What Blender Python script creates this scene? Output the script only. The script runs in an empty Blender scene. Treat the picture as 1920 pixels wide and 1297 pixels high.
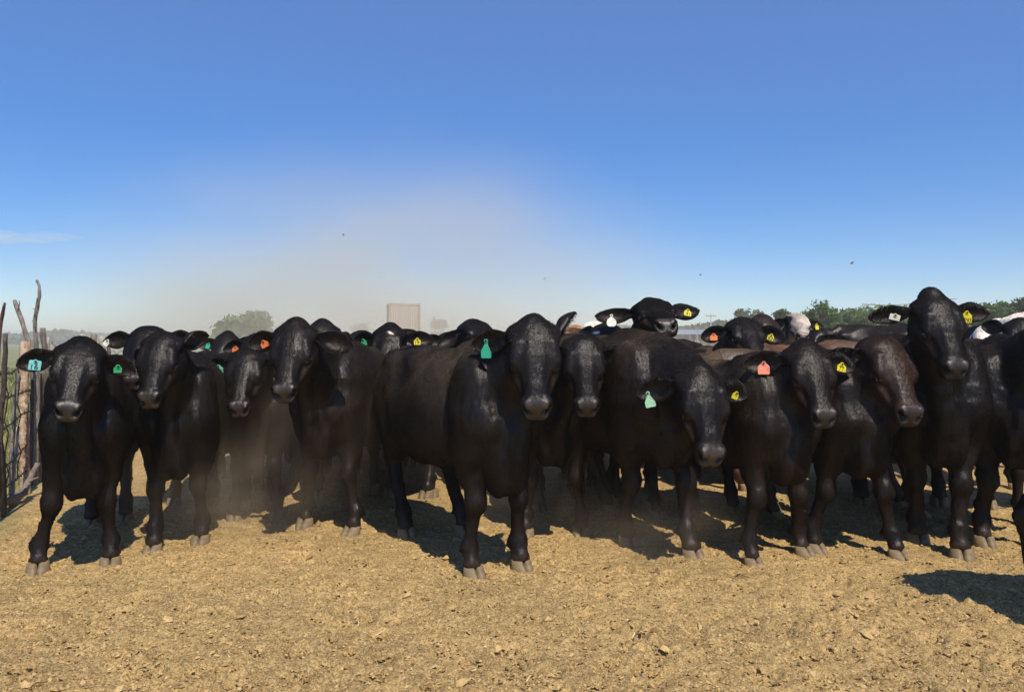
import bpy, math, random, mathutils
import numpy as np
sc = bpy.context.scene
COL = sc.collection
# ------------------------------------------------------------------ camera, sky, sun, exposure
CX, HORV, FPX, CAMZ = 960.0, 640.0, 1450.0, 1.40
cam_d = bpy.data.cameras.new('camera'); cam = bpy.data.objects.new('camera', cam_d); COL.objects.link(cam)
cam.location = (0, 0, CAMZ); cam.rotation_euler = (math.radians(90), 0, 0)
cam_d.sensor_width = 36; cam_d.lens = 36*FPX/1920; cam_d.shift_y = (HORV - 648.5)/1920
cam_d.clip_start = 0.1; cam_d.clip_end = 9000
sc.camera = cam
SUN_EL, SUN_AZ = 54.0, 22.0      # the sun stands behind the camera, SUN_AZ degrees to its right
az = math.radians(SUN_AZ); el = math.radians(SUN_EL)
to_sun = mathutils.Vector((math.sin(az)*math.cos(el), -math.cos(az)*math.cos(el), math.sin(el)))
world = bpy.data.worlds.new('World'); sc.world = world; world.use_nodes = True
nt = world.node_tree; nt.nodes.clear()
sky = nt.nodes.new('ShaderNodeTexSky'); sky.sky_type = 'NISHITA'; sky.sun_disc = False
sky.sun_elevation = el; sky.sun_rotation = math.atan2(to_sun.x, to_sun.y)
sky.air_density = 1.0; sky.dust_density = 0.2; sky.ozone_density = 2.0; sky.altitude = 1200
bg = nt.nodes.new('ShaderNodeBackground'); bg.inputs['Strength'].default_value = 0.142
out = nt.nodes.new('ShaderNodeOutputWorld')
hsv = nt.nodes.new('ShaderNodeHueSaturation'); hsv.inputs['Saturation'].default_value = 1.58; hsv.inputs['Hue'].default_value = .509
nt.links.new(sky.outputs[0], hsv.inputs['Color']); mxs = nt.nodes.new('ShaderNodeMix'); mxs.data_type = 'RGBA'; mxs.inputs[0].default_value = .34; mxs.inputs[7].default_value = (2.05, 2.92, 5.5, 1)
nt.links.new(hsv.outputs[0], mxs.inputs[6]); nt.links.new(mxs.outputs[2], bg.inputs[0]); nt.links.new(bg.outputs[0], out.inputs[0])
sun_d = bpy.data.lights.new('sun', 'SUN'); sun_d.energy = 5.0; sun_d.angle = math.radians(0.53); sun_d.color = (1.0, .93, .82)
sun = bpy.data.objects.new('sun', sun_d); COL.objects.link(sun)
sun.rotation_euler = to_sun.to_track_quat('Z', 'Y').to_euler()
sc.view_settings.view_transform = 'Standard'; sc.view_settings.look = 'None'; sc.view_settings.gamma = 1; sc.view_settings.exposure = 0.0
sc.view_settings.use_curve_mapping = False
sc.render.engine = 'CYCLES'
sc.cycles.use_denoising = True; sc.cycles.max_bounces = 6; sc.cycles.diffuse_bounces = 3; sc.cycles.glossy_bounces = 2; sc.cycles.volume_bounces = 1
sc.cycles.use_adaptive_sampling = True; sc.cycles.adaptive_threshold = 0.008

# ------------------------------------------------------------------ materials
MAT = {}
class N:
    """small node-tree writer"""
    def __init__(self, name):
        self.m = bpy.data.materials.new(name); self.m.use_nodes = True; self.t = self.m.node_tree; self.t.nodes.clear()
        self.out = self.t.nodes.new('ShaderNodeOutputMaterial')
    def n(self, typ, **kw):
        nd = self.t.nodes.new(typ)
        for k, v in kw.items():
            if k.startswith('_'): setattr(nd, k[1:], v)
        return nd
    def set(self, nd, **kw):
        for k, v in kw.items(): nd.inputs[k.replace('__', ' ')].default_value = v
        return nd
    def l(self, a, b): self.t.links.new(a, b)
    def noise(self, vec, scale, detail=3, rough=.55):
        nd = self.n('ShaderNodeTexNoise'); nd.inputs['Scale'].default_value = scale; nd.inputs['Detail'].default_value = detail; nd.inputs['Roughness'].default_value = rough
        if vec is not None: self.l(vec, nd.inputs['Vector'])
        return nd.outputs['Fac']
    def ramp(self, fac, stops):
        nd = self.n('ShaderNodeValToRGB'); e = nd.color_ramp.elements
        while len(e) < len(stops): e.new(.5)
        for el_, (p, c) in zip(e, stops): el_.position = p; el_.color = (*c, 1) if len(c) == 3 else c
        self.l(fac, nd.inputs['Fac']); return nd.outputs['Color']
    def mix(self, a, b, fac, typ='MIX'):
        nd = self.n('ShaderNodeMix'); nd.data_type = 'RGBA'; nd.blend_type = typ
        for v, s in ((fac, nd.inputs[0]), (a, nd.inputs[6]), (b, nd.inputs[7])):
            if hasattr(v, 'is_linked'): self.l(v, s)
            else: s.default_value = (*v, 1) if isinstance(v, tuple) and len(v) == 3 else v
        return nd.outputs[2]
    def math(self, op, a, b=0.0, clamp=False):
        nd = self.n('ShaderNodeMath'); nd.operation = op; nd.use_clamp = clamp
        for v, s in ((a, nd.inputs[0]), (b, nd.inputs[1])):
            if hasattr(v, 'is_linked'): self.l(v, s)
            else: s.default_value = v
        return nd.outputs[0]
    def bump(self, h, strength, dist):
        nd = self.n('ShaderNodeBump'); nd.inputs['Strength'].default_value = strength; nd.inputs['Distance'].default_value = dist
        self.l(h, nd.inputs['Height']); return nd.outputs['Normal']
    def bsdf(self, color=None, rough=.6, normal=None, spec=.5):
        b = self.n('ShaderNodeBsdfPrincipled')
        for v, k in ((color, 'Base Color'), (rough, 'Roughness'), (normal, 'Normal'), (spec, 'Specular IOR Level')):
            if v is None: continue
            if hasattr(v, 'is_linked'): self.l(v, b.inputs[k])
            else: b.inputs[k].default_value = (*v, 1) if isinstance(v, tuple) else v
        self.l(b.outputs[0], self.out.inputs['Surface']); return b

def make_coat():
    g = N('hide')
    at = g.n('ShaderNodeAttribute'); at.attribute_name = 'coat'
    pd = g.n('ShaderNodeAttribute'); pd.attribute_name = 'pad'
    tc = g.n('ShaderNodeTexCoord')
    mp = g.n('ShaderNodeMapping'); mp.inputs['Scale'].default_value = (1, 2.6, 1.2); g.l(tc.outputs['Object'], mp.inputs['Vector'])
    hair = g.noise(mp.outputs[0], 90, 4, .7)
    m2 = g.n('ShaderNodeMapping'); m2.inputs['Scale'].default_value = (1.3, 1.3, .38); g.l(tc.outputs['Object'], m2.inputs['Vector'])
    lie = g.noise(m2.outputs[0], 34, 3, .6)
    big = g.noise(tc.outputs['Object'], 7, 4, .6)
    fl = g.ramp(g.noise(tc.outputs['Object'], 160, 1, .5), [(.0, (0, 0, 0)), (.80, (0, 0, 0)), (.84, (1, 1, 1)), (1, (1, 1, 1))])
    c = g.mix(at.outputs['Color'], g.ramp(big, [(.25, (.45, .45, .45)), (.75, (1.6, 1.5, 1.45))]), 1.0, 'MULTIPLY')
    c = g.mix(c, g.ramp(hair, [(.3, (.65, .65, .65)), (.7, (1.4, 1.4, 1.4))]), .8, 'MULTIPLY')
    h = g.math('ADD', g.math('ADD', g.math('MULTIPLY', hair, .32), g.math('MULTIPLY', lie, .8)), g.math('MULTIPLY', g.noise(tc.outputs['Object'], 15, 2), .7))
    c = g.mix(c, g.ramp(lie, [(.3, (.55, .55, .55)), (.7, (1.6, 1.5, 1.4))]), .7, 'MULTIPLY')
    r1 = g.ramp(big, [(.3, (.27, .27, .27)), (.7, (.44, .44, .44))])
    rough = g.mix(r1, (.36, .36, .36), pd.outputs['Fac'])
    nb = g.bump(h, .7, .007)
    # short hair: matt body colour with a few per cent of soft gloss, the same at every angle
    df = g.n('ShaderNodeBsdfDiffuse'); g.l(c, df.inputs['Color']); g.l(nb, df.inputs['Normal'])
    gl = g.n('ShaderNodeBsdfGlossy'); gl.inputs['Color'].default_value = (1, .98, .97, 1); g.l(rough, gl.inputs['Roughness']); g.l(nb, gl.inputs['Normal'])
    mx = g.n('ShaderNodeMixShader'); g.l(g.math('ADD', g.math('MULTIPLY', pd.outputs['Fac'], .026), .0205), mx.inputs[0])
    g.l(df.outputs[0], mx.inputs[1]); g.l(gl.outputs[0], mx.inputs[2]); g.l(mx.outputs[0], g.out.inputs['Surface'])
    return g.m
MAT['coat'] = make_coat()
g = N('horn'); tc = g.n('ShaderNodeTexCoord')
mp = g.n('ShaderNodeMapping'); mp.inputs['Scale'].default_value = (1, 1, 9); g.l(tc.outputs['Object'], mp.inputs['Vector'])
nz_ = g.noise(mp.outputs[0], 12, 4); n2_ = g.noise(tc.outputs['Object'], 30, 4)
g.bsdf(g.mix(g.ramp(nz_, [(.3, (.05, .036, .022)), (.7, (.19, .133, .074))]), (.34, .24, .12), g.math('MULTIPLY', n2_, .75)), .65, g.bump(nz_, .5, .004)); MAT['hoof'] = g.m
g = N('eyeball'); g.bsdf((.012, .008, .006), .08, None, .6); MAT['eye'] = g.m
g = N('strand'); at = g.n('ShaderNodeAttribute'); at.attribute_name = 'coat'
df = g.n('ShaderNodeBsdfDiffuse'); g.l(at.outputs['Color'], df.inputs['Color'])
gl = g.n('ShaderNodeBsdfGlossy'); gl.inputs['Roughness'].default_value = .34
mx = g.n('ShaderNodeMixShader'); mx.inputs[0].default_value = .0135; g.l(df.outputs[0], mx.inputs[1]); g.l(gl.outputs[0], mx.inputs[2]); g.l(mx.outputs[0], g.out.inputs['Surface']); MAT['strand'] = g.m
g = N('hair'); g.bsdf((.010, .008, .007), .5, None, .18); MAT['hair'] = g.m
_pl = {}
def plastic(c):
    c = tuple(round(float(x), 4) for x in c)
    if c not in _pl:
        g = N('plastic'); tc = g.n('ShaderNodeTexCoord')
        d = g.noise(tc.outputs['Object'], 60, 4)
        col = g.mix(c, (.30, .24, .15), g.math('MULTIPLY', g.math('SUBTRACT', d, .48, True), 2.2, True)) if max(c) > .1 else c
        g.bsdf(col, .45, None, .4); _pl[c] = g.m
    return _pl[c]

def ground_rise(x, y):
    """the pen floor climbs gently towards the back right"""
    a = np.clip((np.asarray(y, float) - 7.4)/4.0, 0, 1); b = np.clip((np.asarray(x, float) - 1.2)/3.5, 0, 1)
    r = .36*(a*a*(3 - 2*a))*(b*b*(3 - 2*b))
    return float(r) if r.ndim == 0 else r
# ------------------------------------------------------------------ distance-field sculpting
F32 = np.float32

def pchip(xs, ys, q):
    xs = np.asarray(xs, float); ys = np.asarray(ys, float)
    h = np.diff(xs); d = np.diff(ys) / h
    m = np.zeros_like(ys)
    for i in range(1, len(xs) - 1):
        if d[i-1] * d[i] > 0:
            w1 = 2*h[i] + h[i-1]; w2 = h[i] + 2*h[i-1]
            m[i] = (w1 + w2) / (w1/d[i-1] + w2/d[i])
    m[0] = d[0]; m[-1] = d[-1]
    q = np.clip(q, xs[0], xs[-1])
    i = np.clip(np.searchsorted(xs, q) - 1, 0, len(xs) - 2)
    t = (q - xs[i]) / h[i]
    return ((2*t**3 - 3*t**2 + 1)*ys[i] + (t**3 - 2*t**2 + t)*h[i]*m[i]
            + (-2*t**3 + 3*t**2)*ys[i+1] + (t**3 - t**2)*h[i]*m[i+1])

def graded_axis(lo, hi, fa, fb, fine, coarse):
    fa = max(lo, fa); fb = min(hi, fb)
    mid = np.linspace(fa, fb, max(2, int((fb - fa)/fine) + 1))
    up = [fb]; st = fine
    while up[-1] < hi:
        st = min(st*1.12, coarse); up.append(up[-1] + st)
    dn = [fa]; st = fine
    while dn[-1] > lo:
        st = min(st*1.12, coarse); dn.append(dn[-1] - st)
    return np.array(dn[:0:-1] + list(mid) + up[1:], dtype=F32)

class Field:
    """A solid as a signed distance on a rectilinear grid; shapes are blended in one after another."""
    def __init__(self, xs, ys, zs):
        self.ax = (xs, ys, zs)
        self.f = np.full((len(xs), len(ys), len(zs)), 0.6, dtype=F32)
    def _sub(self, lo, hi):
        sl = []
        for a, l, h in zip(self.ax, lo, hi):
            i0 = max(0, int(np.searchsorted(a, l)) - 1); i1 = min(len(a), int(np.searchsorted(a, h)) + 1)
            if i1 - i0 < 1: return None
            sl.append(slice(i0, i1))
        x = self.ax[0][sl[0]][:, None, None]; y = self.ax[1][sl[1]][None, :, None]; z = self.ax[2][sl[2]][None, None, :]
        return tuple(sl), x, y, z
    def _put(self, sl, d, k, cut):
        f = self.f[sl]
        if cut:
            d = -d
            h = np.maximum(k - np.abs(f - d), 0) / max(k, 1e-6)
            self.f[sl] = np.maximum(f, d) + h*h*k*0.25
        else:
            h = np.maximum(k - np.abs(f - d), 0) / max(k, 1e-6)
            self.f[sl] = np.minimum(f, d) - h*h*k*0.25
    def cone(self, a, b, r1, r2, k=0.03, cut=False):
        a = np.asarray(a, F32); b = np.asarray(b, F32)
        m = max(r1, r2) + k + 0.03
        s = self._sub(np.minimum(a, b) - m, np.maximum(a, b) + m)
        if s is None: return
        sl, x, y, z = s
        ab = b - a; L2 = float(ab @ ab) + 1e-9
        px, py, pz = x - a[0], y - a[1], z - a[2]
        t = np.clip((px*ab[0] + py*ab[1] + pz*ab[2]) / F32(L2), 0, 1)
        d = np.sqrt((px - t*ab[0])**2 + (py - t*ab[1])**2 + (pz - t*ab[2])**2) - (r1 + (r2 - r1)*t)
        self._put(sl, d.astype(F32), k, cut)
    def ell(self, c, r, k=0.03, R=None, cut=False):
        """ellipsoid; the rows of R are its axes"""
        c = np.asarray(c, F32); R = np.eye(3, dtype=F32) if R is None else np.asarray(R, F32)
        r = np.asarray(r, F32)
        ext = np.sqrt(((R * r[:, None])**2).sum(0)) + k + 0.03
        s = self._sub(c - ext, c + ext)
        if s is None: return
        sl, x, y, z = s
        px, py, pz = x - c[0], y - c[1], z - c[2]
        q = [(R[i, 0]*px + R[i, 1]*py + R[i, 2]*pz) for i in range(3)]
        k0 = np.sqrt(sum((q[i]/r[i])**2 for i in range(3)))
        k1 = np.sqrt(sum((q[i]/r[i]**2)**2 for i in range(3))) + 1e-6
        self._put(sl, (k0*(k0 - 1)/k1).astype(F32), k, cut)
    def loft(self, o, R, s_, top, bot, hw, k=0.03, n=2.2, pear=0.0):
        """a body along axis R[0] from o with a superellipse section; R rows: along, side, up"""
        o = np.asarray(o, F32); R = np.asarray(R, F32)
        s0, s1 = min(s_), max(s_)
        m = k + 0.03
        cs = np.array([[o + R[0]*a + R[1]*b + R[2]*c for a in (s0, s1)] for b in (-max(hw)*1.3, max(hw)*1.3) for c in (min(bot), max(top))]).reshape(-1, 3)
        s = self._sub(cs.min(0) - m, cs.max(0) + m)
        if s is None: return
        sl, x, y, z = s
        px, py, pz = x - o[0], y - o[1], z - o[2]
        a = R[0, 0]*px + R[0, 1]*py + R[0, 2]*pz
        b = np.abs(R[1, 0]*px + R[1, 1]*py + R[1, 2]*pz)
        c = R[2, 0]*px + R[2, 1]*py + R[2, 2]*pz
        g = np.linspace(s0, s1, 240)
        order = np.argsort(s_); S = np.asarray(s_, float)[order]
        T = pchip(S, np.asarray(top, float)[order], g); B = pchip(S, np.asarray(bot, float)[order], g); W = pchip(S, np.asarray(hw, float)[order], g)
        ai = np.clip((a - s0)/(s1 - s0)*239, 0, 238.999); i = ai.astype(np.int32); fr = (ai - i).astype(F32)
        def pick(t):
            t = t.astype(F32); return t[i]*(1 - fr) + t[i + 1]*fr
        t_, b_, w_ = pick(T), pick(B), pick(W)
        zc = (t_ + b_)/2; hz = np.maximum((t_ - b_)/2, 0.01); w_ = np.maximum(w_, 0.01)
        v = (c - zc)/hz
        if pear: w_ = w_*(1 + pear*np.clip(v, -1.2, 1.2))
        u = b/w_
        q = (u**n + np.abs(v)**n + 1e-9)**(1.0/n)
        gr = np.sqrt((u**(n-1)/w_)**2 + (np.abs(v)**(n-1)/hz)**2)/np.maximum(q, 0.05)**(n-1) + 1e-4
        d = (q - 1)/np.maximum(gr, 1.0)
        out = np.maximum(np.maximum(a - s1, s0 - a), 0)
        d = np.where(out > 0, np.sqrt(np.maximum(d, 0)**2 + out**2), d)
        self._put(sl, d.astype(F32), k, False)
    def mesh(self, relax=2):
        f = self.f; neg = f < 0
        nx, ny, nz = f.shape
        cnt = np.zeros((nx-1, ny-1, nz-1), np.int8)
        for dx in (0, 1):
            for dy in (0, 1):
                for dz in (0, 1):
                    cnt += neg[dx:nx-1+dx, dy:ny-1+dy, dz:nz-1+dz]
        I, J, K = np.nonzero((cnt > 0) & (cnt < 8))
        N = len(I)
        idx = np.full(cnt.shape, -1, np.int32); idx[I, J, K] = np.arange(N)
        off = [(a, b, c) for a in (0, 1) for b in (0, 1) for c in (0, 1)]
        val = np.stack([f[I+a, J+b, K+c] for a, b, c in off], 1)
        acc = np.zeros((N, 3)); num = np.zeros(N)
        for p in range(8):
            for q in range(p+1, 8):
                dd = [off[q][t] - off[p][t] for t in range(3)]
                if sum(dd) != 1 or min(dd) < 0: continue
                va, vb = val[:, p], val[:, q]
                m = (va < 0) != (vb < 0)
                t = np.where(m, va/np.where(m, va - vb, 1), 0)
                for ax in range(3):
                    acc[:, ax] += np.where(m, off[p][ax] + dd[ax]*t, 0)
                num += m
        fr = acc/num[:, None]
        P = np.empty((N, 3))
        for ax, g in zip(range(3), (I, J, K)):
            A = self.ax[ax].astype(float); P[:, ax] = A[g] + (A[g+1] - A[g])*fr[:, ax]
        quads = []
        for ax in range(3):
            a = [slice(None)]*3; b = [slice(None)]*3
            a[ax] = slice(0, -1); b[ax] = slice(1, None)
            na, nb = neg[tuple(a)], neg[tuple(b)]
            e = np.argwhere(na != nb)
            o1, o2 = (ax+1) % 3, (ax+2) % 3
            e = e[(e[:, o1] > 0) & (e[:, o2] > 0)]
            e = e[(e[:, o1] < f.shape[o1]-1) & (e[:, o2] < f.shape[o2]-1)]
            s = na[tuple(e.T)]
            c = []
            for d1, d2 in ((0, 0), (1, 0), (1, 1), (0, 1)):
                g = e.copy(); g[:, o1] -= d1; g[:, o2] -= d2
                c.append(idx[tuple(g.T)])
            c = np.stack(c, 1)
            c[~s] = c[~s][:, ::-1]
            quads.append(c)
        Q = np.concatenate(quads); Q = Q[(Q >= 0).all(1)]
        e1 = Q.ravel(); e2 = np.roll(Q, -1, 1).ravel()
        for it in range(relax):
            s = np.zeros((N, 3)); n = np.bincount(e1, minlength=N).astype(float)
            for ax in range(3):
                s[:, ax] = np.bincount(e1, P[e2, ax], N) + 0
                s[:, ax] += np.bincount(e2, P[e1, ax], N)
            n = n + np.bincount(e2, minlength=N)
            n[n == 0] = 1
            L = s/n[:, None] - P
            P = P + L*(0.5 if it % 2 == 0 else -0.52)
        return P, Q

def mesh_from_np(name, V, Q, mats, attrs=None, smooth=True):
    me = bpy.data.meshes.new(name)
    V = np.ascontiguousarray(V, dtype=np.float32); Q = np.ascontiguousarray(Q, dtype=np.int32)
    n, w = Q.shape
    me.vertices.add(len(V)); me.vertices.foreach_set('co', V.ravel())
    me.loops.add(n*w); me.loops.foreach_set('vertex_index', Q.ravel())
    me.polygons.add(n); me.polygons.foreach_set('loop_start', np.arange(0, n*w, w, dtype=np.int32))
    me.polygons.foreach_set('use_smooth', np.full(n, smooth))
    for m in (mats if isinstance(mats, (list, tuple)) else [mats]): me.materials.append(m)
    for k, v in (attrs or {}).items():
        if v.ndim == 2:
            a = me.attributes.new(k, 'FLOAT_COLOR', 'POINT')
            v4 = np.ones((len(V), 4), np.float32); v4[:, :3] = v; a.data.foreach_set('color', v4.ravel())
        else:
            a = me.attributes.new(k, 'FLOAT', 'POINT'); a.data.foreach_set('value', v.astype(np.float32))
    me.update(); me.validate(clean_customdata=False)
    return me

def link(name, me, parent=None):
    o = bpy.data.objects.new(name, me); COL.objects.link(o)
    if parent is not None: o.parent = parent
    return o

class MB:
    """collects plain geometry into one mesh"""
    def __init__(self): self.v = []; self.f = []; self.m = []
    def add(self, V, Fs, mi=0):
        b = len(self.v); self.v += [tuple(map(float, p)) for p in V]
        self.f += [tuple(int(i) + b for i in q) for q in Fs]; self.m += [mi]*len(Fs)
    def tube(self, pts, rad, n=8, mi=0, caps=True, squash=1.0):
        pts = [np.asarray(p, float) for p in pts]
        rings = []; prev = None
        for i, p in enumerate(pts):
            t = pts[min(i+1, len(pts)-1)] - pts[max(i-1, 0)]; t /= (np.linalg.norm(t) + 1e-9)
            if prev is None:
                h = np.array([0, 0, 1.0]) if abs(t[2]) < 0.9 else np.array([1.0, 0, 0])
                u = np.cross(t, h)
            else: u = prev - t*(prev @ t)
            u /= (np.linalg.norm(u) + 1e-9); prev = u; w = np.cross(t, u)
            r = rad[i] if isinstance(rad, (list, tuple, np.ndarray)) else rad
            rings.append([p + r*(math.cos(2*math.pi*k/n)*u + squash*math.sin(2*math.pi*k/n)*w) for k in range(n)])
        V = [q for R in rings for q in R]; Fq = []
        for i in range(len(pts)-1):
            for k in range(n):
                Fq.append((i*n+k, i*n+(k+1) % n, (i+1)*n+(k+1) % n, (i+1)*n+k))
        if caps:
            Fq.append(tuple(range(n-1, -1, -1))); Fq.append(tuple((len(pts)-1)*n + k for k in range(n)))
        self.add(V, Fq, mi)
    def box(self, c, h, R=None, mi=0):
        R = np.eye(3) if R is None else np.asarray(R, float)
        V = [np.asarray(c, float) + sx*h[0]*R[0] + sy*h[1]*R[1] + sz*h[2]*R[2] for sx in (-1, 1) for sy in (-1, 1) for sz in (-1, 1)]
        self.add(V, [(0, 1, 3, 2), (4, 6, 7, 5), (0, 4, 5, 1), (2, 3, 7, 6), (0, 2, 6, 4), (1, 5, 7, 3)], mi)
    def mesh(self, name, mats, smooth=True):
        me = bpy.data.meshes.new(name); me.from_pydata(self.v, [], self.f)
        for m in (mats if isinstance(mats, (list, tuple)) else [mats]): me.materials.append(m)
        if len(me.materials) > 1: me.polygons.foreach_set('material_index', self.m)
        me.polygons.foreach_set('use_smooth', [smooth]*len(me.polygons)); me.update()
        return me
    def obj(self, name, mats, parent=None, smooth=True):
        return link(name, self.mesh(name, mats, smooth), parent)

def norm(v):
    v = np.asarray(v, float); return v/(np.linalg.norm(v) + 1e-12)

def vnoise(P, scale, seed=0, octaves=2):
    """smooth value noise at points P (n,3) or (n,2), about -1..1"""
    P = np.asarray(P, float); out = 0; amp = 1.0; tot = 0
    for o in range(octaves):
        q = P*scale*(2**o) + 17.3*seed + 5.1*o
        i = np.floor(q).astype(np.int64); f = q - i; f = f*f*(3 - 2*f)
        D = P.shape[1]; acc = 0
        for c in range(2**D):
            w = 1.0; h = np.full(len(P), seed*7919 + o*104729, dtype=np.int64)
            for d in range(D):
                b = (c >> d) & 1
                w = w*(f[:, d] if b else 1 - f[:, d])
                h = (h ^ ((i[:, d] + b)*(73856093, 19349663, 83492791)[d])) * 2654435761 & 0xffffffff
                h ^= h >> 15
            acc = acc + w*((h & 0xffff)/32767.5 - 1)
        out = out + amp*acc; tot += amp; amp *= 0.5
    return out/tot
# ------------------------------------------------------------------ cattle
HEAD_S   = [-.045, 0, .05, .12, .20, .25, .30, .37, .43, .48, .52]
HEAD_TOP = [-.075, -.016, .012, .022, .014, .002, -.010, -.022, -.028, -.048, -.085]
HEAD_BOT = [-.13, -.19, -.23, -.25, -.25, -.235, -.205, -.165, -.145, -.140, -.120]
HEAD_HW  = [.045, .090, .114, .126, .132, .122, .098, .073, .070, .071, .050]

TR_X   = [.30, .25, .16, .02, -.2, -.45, -.7, -.95, -1.15, -1.3, -1.42, -1.48]
TR_TOP = [.86, 1.00, 1.17, 1.25, 1.285, 1.27, 1.27, 1.29, 1.285, 1.25, 1.17, 1.05]
TR_BOT = [.72, .63, .575, .55, .545, .52, .53, .59, .67, .75, .84, .95]
TR_HW  = [.035, .082, .14, .195, .265, .325, .335, .305, .265, .225, .15, .06]

def head_axes(yaw, pitch, roll=0.0):
    """world-like axes (along the face to the muzzle, left, face normal) of a head: yaw about z, nose down by pitch"""
    cy, sy, cp, sp = math.cos(yaw), math.sin(yaw), math.cos(pitch), math.sin(pitch)
    hx = np.array([cy*cp, sy*cp, -sp]); hy = np.array([-sy, cy, 0.0]); hz = np.cross(hx, hy)
    if roll:
        c, s = math.cos(roll), math.sin(roll)
        hy, hz = c*hy + s*hz, -s*hy + c*hz
    return np.stack([hx, hy, hz])

def add_head(fd, O, H, sc, poll=0.0):
    def W(p): return O + (np.asarray(p, float)*sc) @ H
    def cone(a, b, r1, r2, k=.03, cut=False): fd.cone(W(a), W(b), r1*sc, r2*sc, k*sc, cut)
    def ell(c, r, k=.03, cut=False, R=None): fd.ell(W(c), np.array(r)*sc, k*sc, H if R is None else R @ H, cut)
    fd.loft(O, H, np.array(HEAD_S)*sc, np.array(HEAD_TOP)*sc, np.array(HEAD_BOT)*sc, np.array(HEAD_HW)*sc, .03*sc, 2.7, 0.12)
    ell((.030, 0, -.055), (.058 + .02*max(poll, 0), .088, .060), .05)
    if poll > 0: ell((-.012 - .035*poll, 0, -.05), (.046, .05, .05), .06)
    ell((.095, 0, -.060), (.095, .106, .078), .04)
    # flat bridge of the face with defined edges
    fd.loft(O, H, np.array([.14, .20, .27, .34, .40, .445])*sc, np.array([.018, .020, .010, -.002, -.012, -.030])*sc, np.array([-.09]*6)*sc, np.array([.060, .062, .054, .049, .049, .046])*sc, .022*sc, 3.6, 0.0)
    for s in (-1, 1):
        ell((.055, s*.112, -.078), (.05, .036, .042), .05)            # base of the ear
        cone((.135, s*.092, -.012), (.232, s*.112, -.030), .026, .020, .03)   # brow
        ell((.125, s*.152, -.085), (.070, .030, .030), .04, cut=True)     # temple
        ell((.15, s*.085, -.16), (.11, .042, .080), .04)               # cheek
        cone((.27, s*.100, -.088), (.37, s*.068, -.100), .020, .015, .03)   # facial crest
        cone((.30, s*.098, -.050), (.395, s*.082, -.058), .016, .012, .03, cut=True)   # hollow beside the bridge
        ell((.240, s*.142, -.062), (.046, .036, .028), .018, cut=True)     # eye socket
        cone((.202, s*.126, -.038), (.272, s*.108, -.046), .0115, .009, .008)  # upper lid
        cone((.212, s*.120, -.090), (.268, s*.106, -.084), .009, .008, .010)  # lower lid
    ell((.452, 0, -.078), (.050, .072, .056), .03)
    for s in (-1, 1): ell((.460, s*.050, -.050), (.042, .030, .031), .018)
    ell((.470, 0, -.112), (.042, .066, .028), .02)
    ell((.430, 0, -.142), (.055, .055, .026), .02)
    ell((.455, 0, -.134), (.080, .090, .0065), .008, cut=True)         # mouth
    for s in (-1, 1):
        cone((.514, s*.034, -.070), (.478, s*.066, -.046), .013, .016, .008, cut=True)
        cone((.505, s*.040, -.072), (.460, s*.052, -.072), .013, .010, .010, cut=True)
    cone((.517, 0, -.062), (.522, 0, -.11), .005, .005, .006, cut=True)

def leg_chain(fd, pts, rads, k=.03):
    for a, b, r1, r2 in zip(pts[:-1], pts[1:], rads[:-1], rads[1:]):
        fd.cone(a, b, r1, r2, k)

def front_leg(fd, foot, side, up=0.0, thick=.79, wide=1.0):
    fx, fy = foot
    top = np.array([.10, side*.195*wide, .88]); elbow = np.array([.00, side*.19*wide, .70])
    cor = np.array([fx - .01, fy, .070 + up]); fet = np.array([fx - .045, fy, .145 + up])
    mid = elbow*.46 + fet*.54
    knee = np.array([mid[0] + .045, mid[1] - side*.012, .405 + up*.6])
    t = thick
    fd.ell((.07, side*.195*wide, .93), (.15, .070, .25), .10)
    leg_chain(fd, [top, elbow], [.108, .092], .08)
    leg_chain(fd, [elbow + (.03, 0, .02), elbow*.55 + knee*.45], [.105*t, .085*t], .05)
    leg_chain(fd, [elbow*.55 + knee*.45, knee + (0, 0, .05)], [.088*t, .060*t], .05)
    fd.ell(knee + (.010, 0, .0), (.070*t, .072*t, .070), .025)
    leg_chain(fd, [knee, knee*.5 + fet*.5 - (.006, 0, 0), fet], [.054*t, .039*t, .046*t], .02)
    fd.ell(fet + (-.004, 0, 0), (.060*t, .066*t, .05), .025)
    leg_chain(fd, [fet, cor], [.048*t, .050*t], .02)
    fd.ell(cor - (0, 0, .008), (.056*t, .064*t, .028), .02)
    for s in (-1, 1): fd.ell(fet + (-.055, s*.03, -.02), (.017, .014, .022), .01)

def hind_leg(fd, foot, side, thick=.86, up=0.0):
    fx, fy = foot
    hip = np.array([-1.12, side*.16, .98]); stifle = np.array([-.93, side*.20, .74])
    cor = np.array([fx - .005, fy, .075 + up]); fet = np.array([fx - .045, fy, .145 + up])
    hock = np.array([fx*.6 - 1.36*.4 - .10, fy*.85 + side*.17*.15, .50 + up*.5])
    t = thick
    fd.ell((-1.14, side*.155, .90), (.25, .115, .34), .09)
    leg_chain(fd, [hip, stifle], [.15, .125], .08)
    leg_chain(fd, [stifle, stifle*.45 + hock*.55, hock], [.125, .082*t, .056*t], .06)
    fd.cone(hip + (-.16, 0, -.15), hock + (0, 0, .06), .09, .03, .08)
    fd.ell(hock, (.058*t, .052*t, .065), .03)
    leg_chain(fd, [hock, hock*.45 + fet*.55, fet], [.050*t, .041*t, .046*t], .025)
    fd.ell(fet, (.054*t, .058*t, .05), .025)
    leg_chain(fd, [fet, cor], [.047*t, .050*t], .02)
    fd.ell(cor - (0, 0, .008), (.055*t, .062*t, .028), .02)
    for s in (-1, 1): fd.ell(fet + (-.055, s*.03, -.02), (.017, .014, .022), .01)

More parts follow.
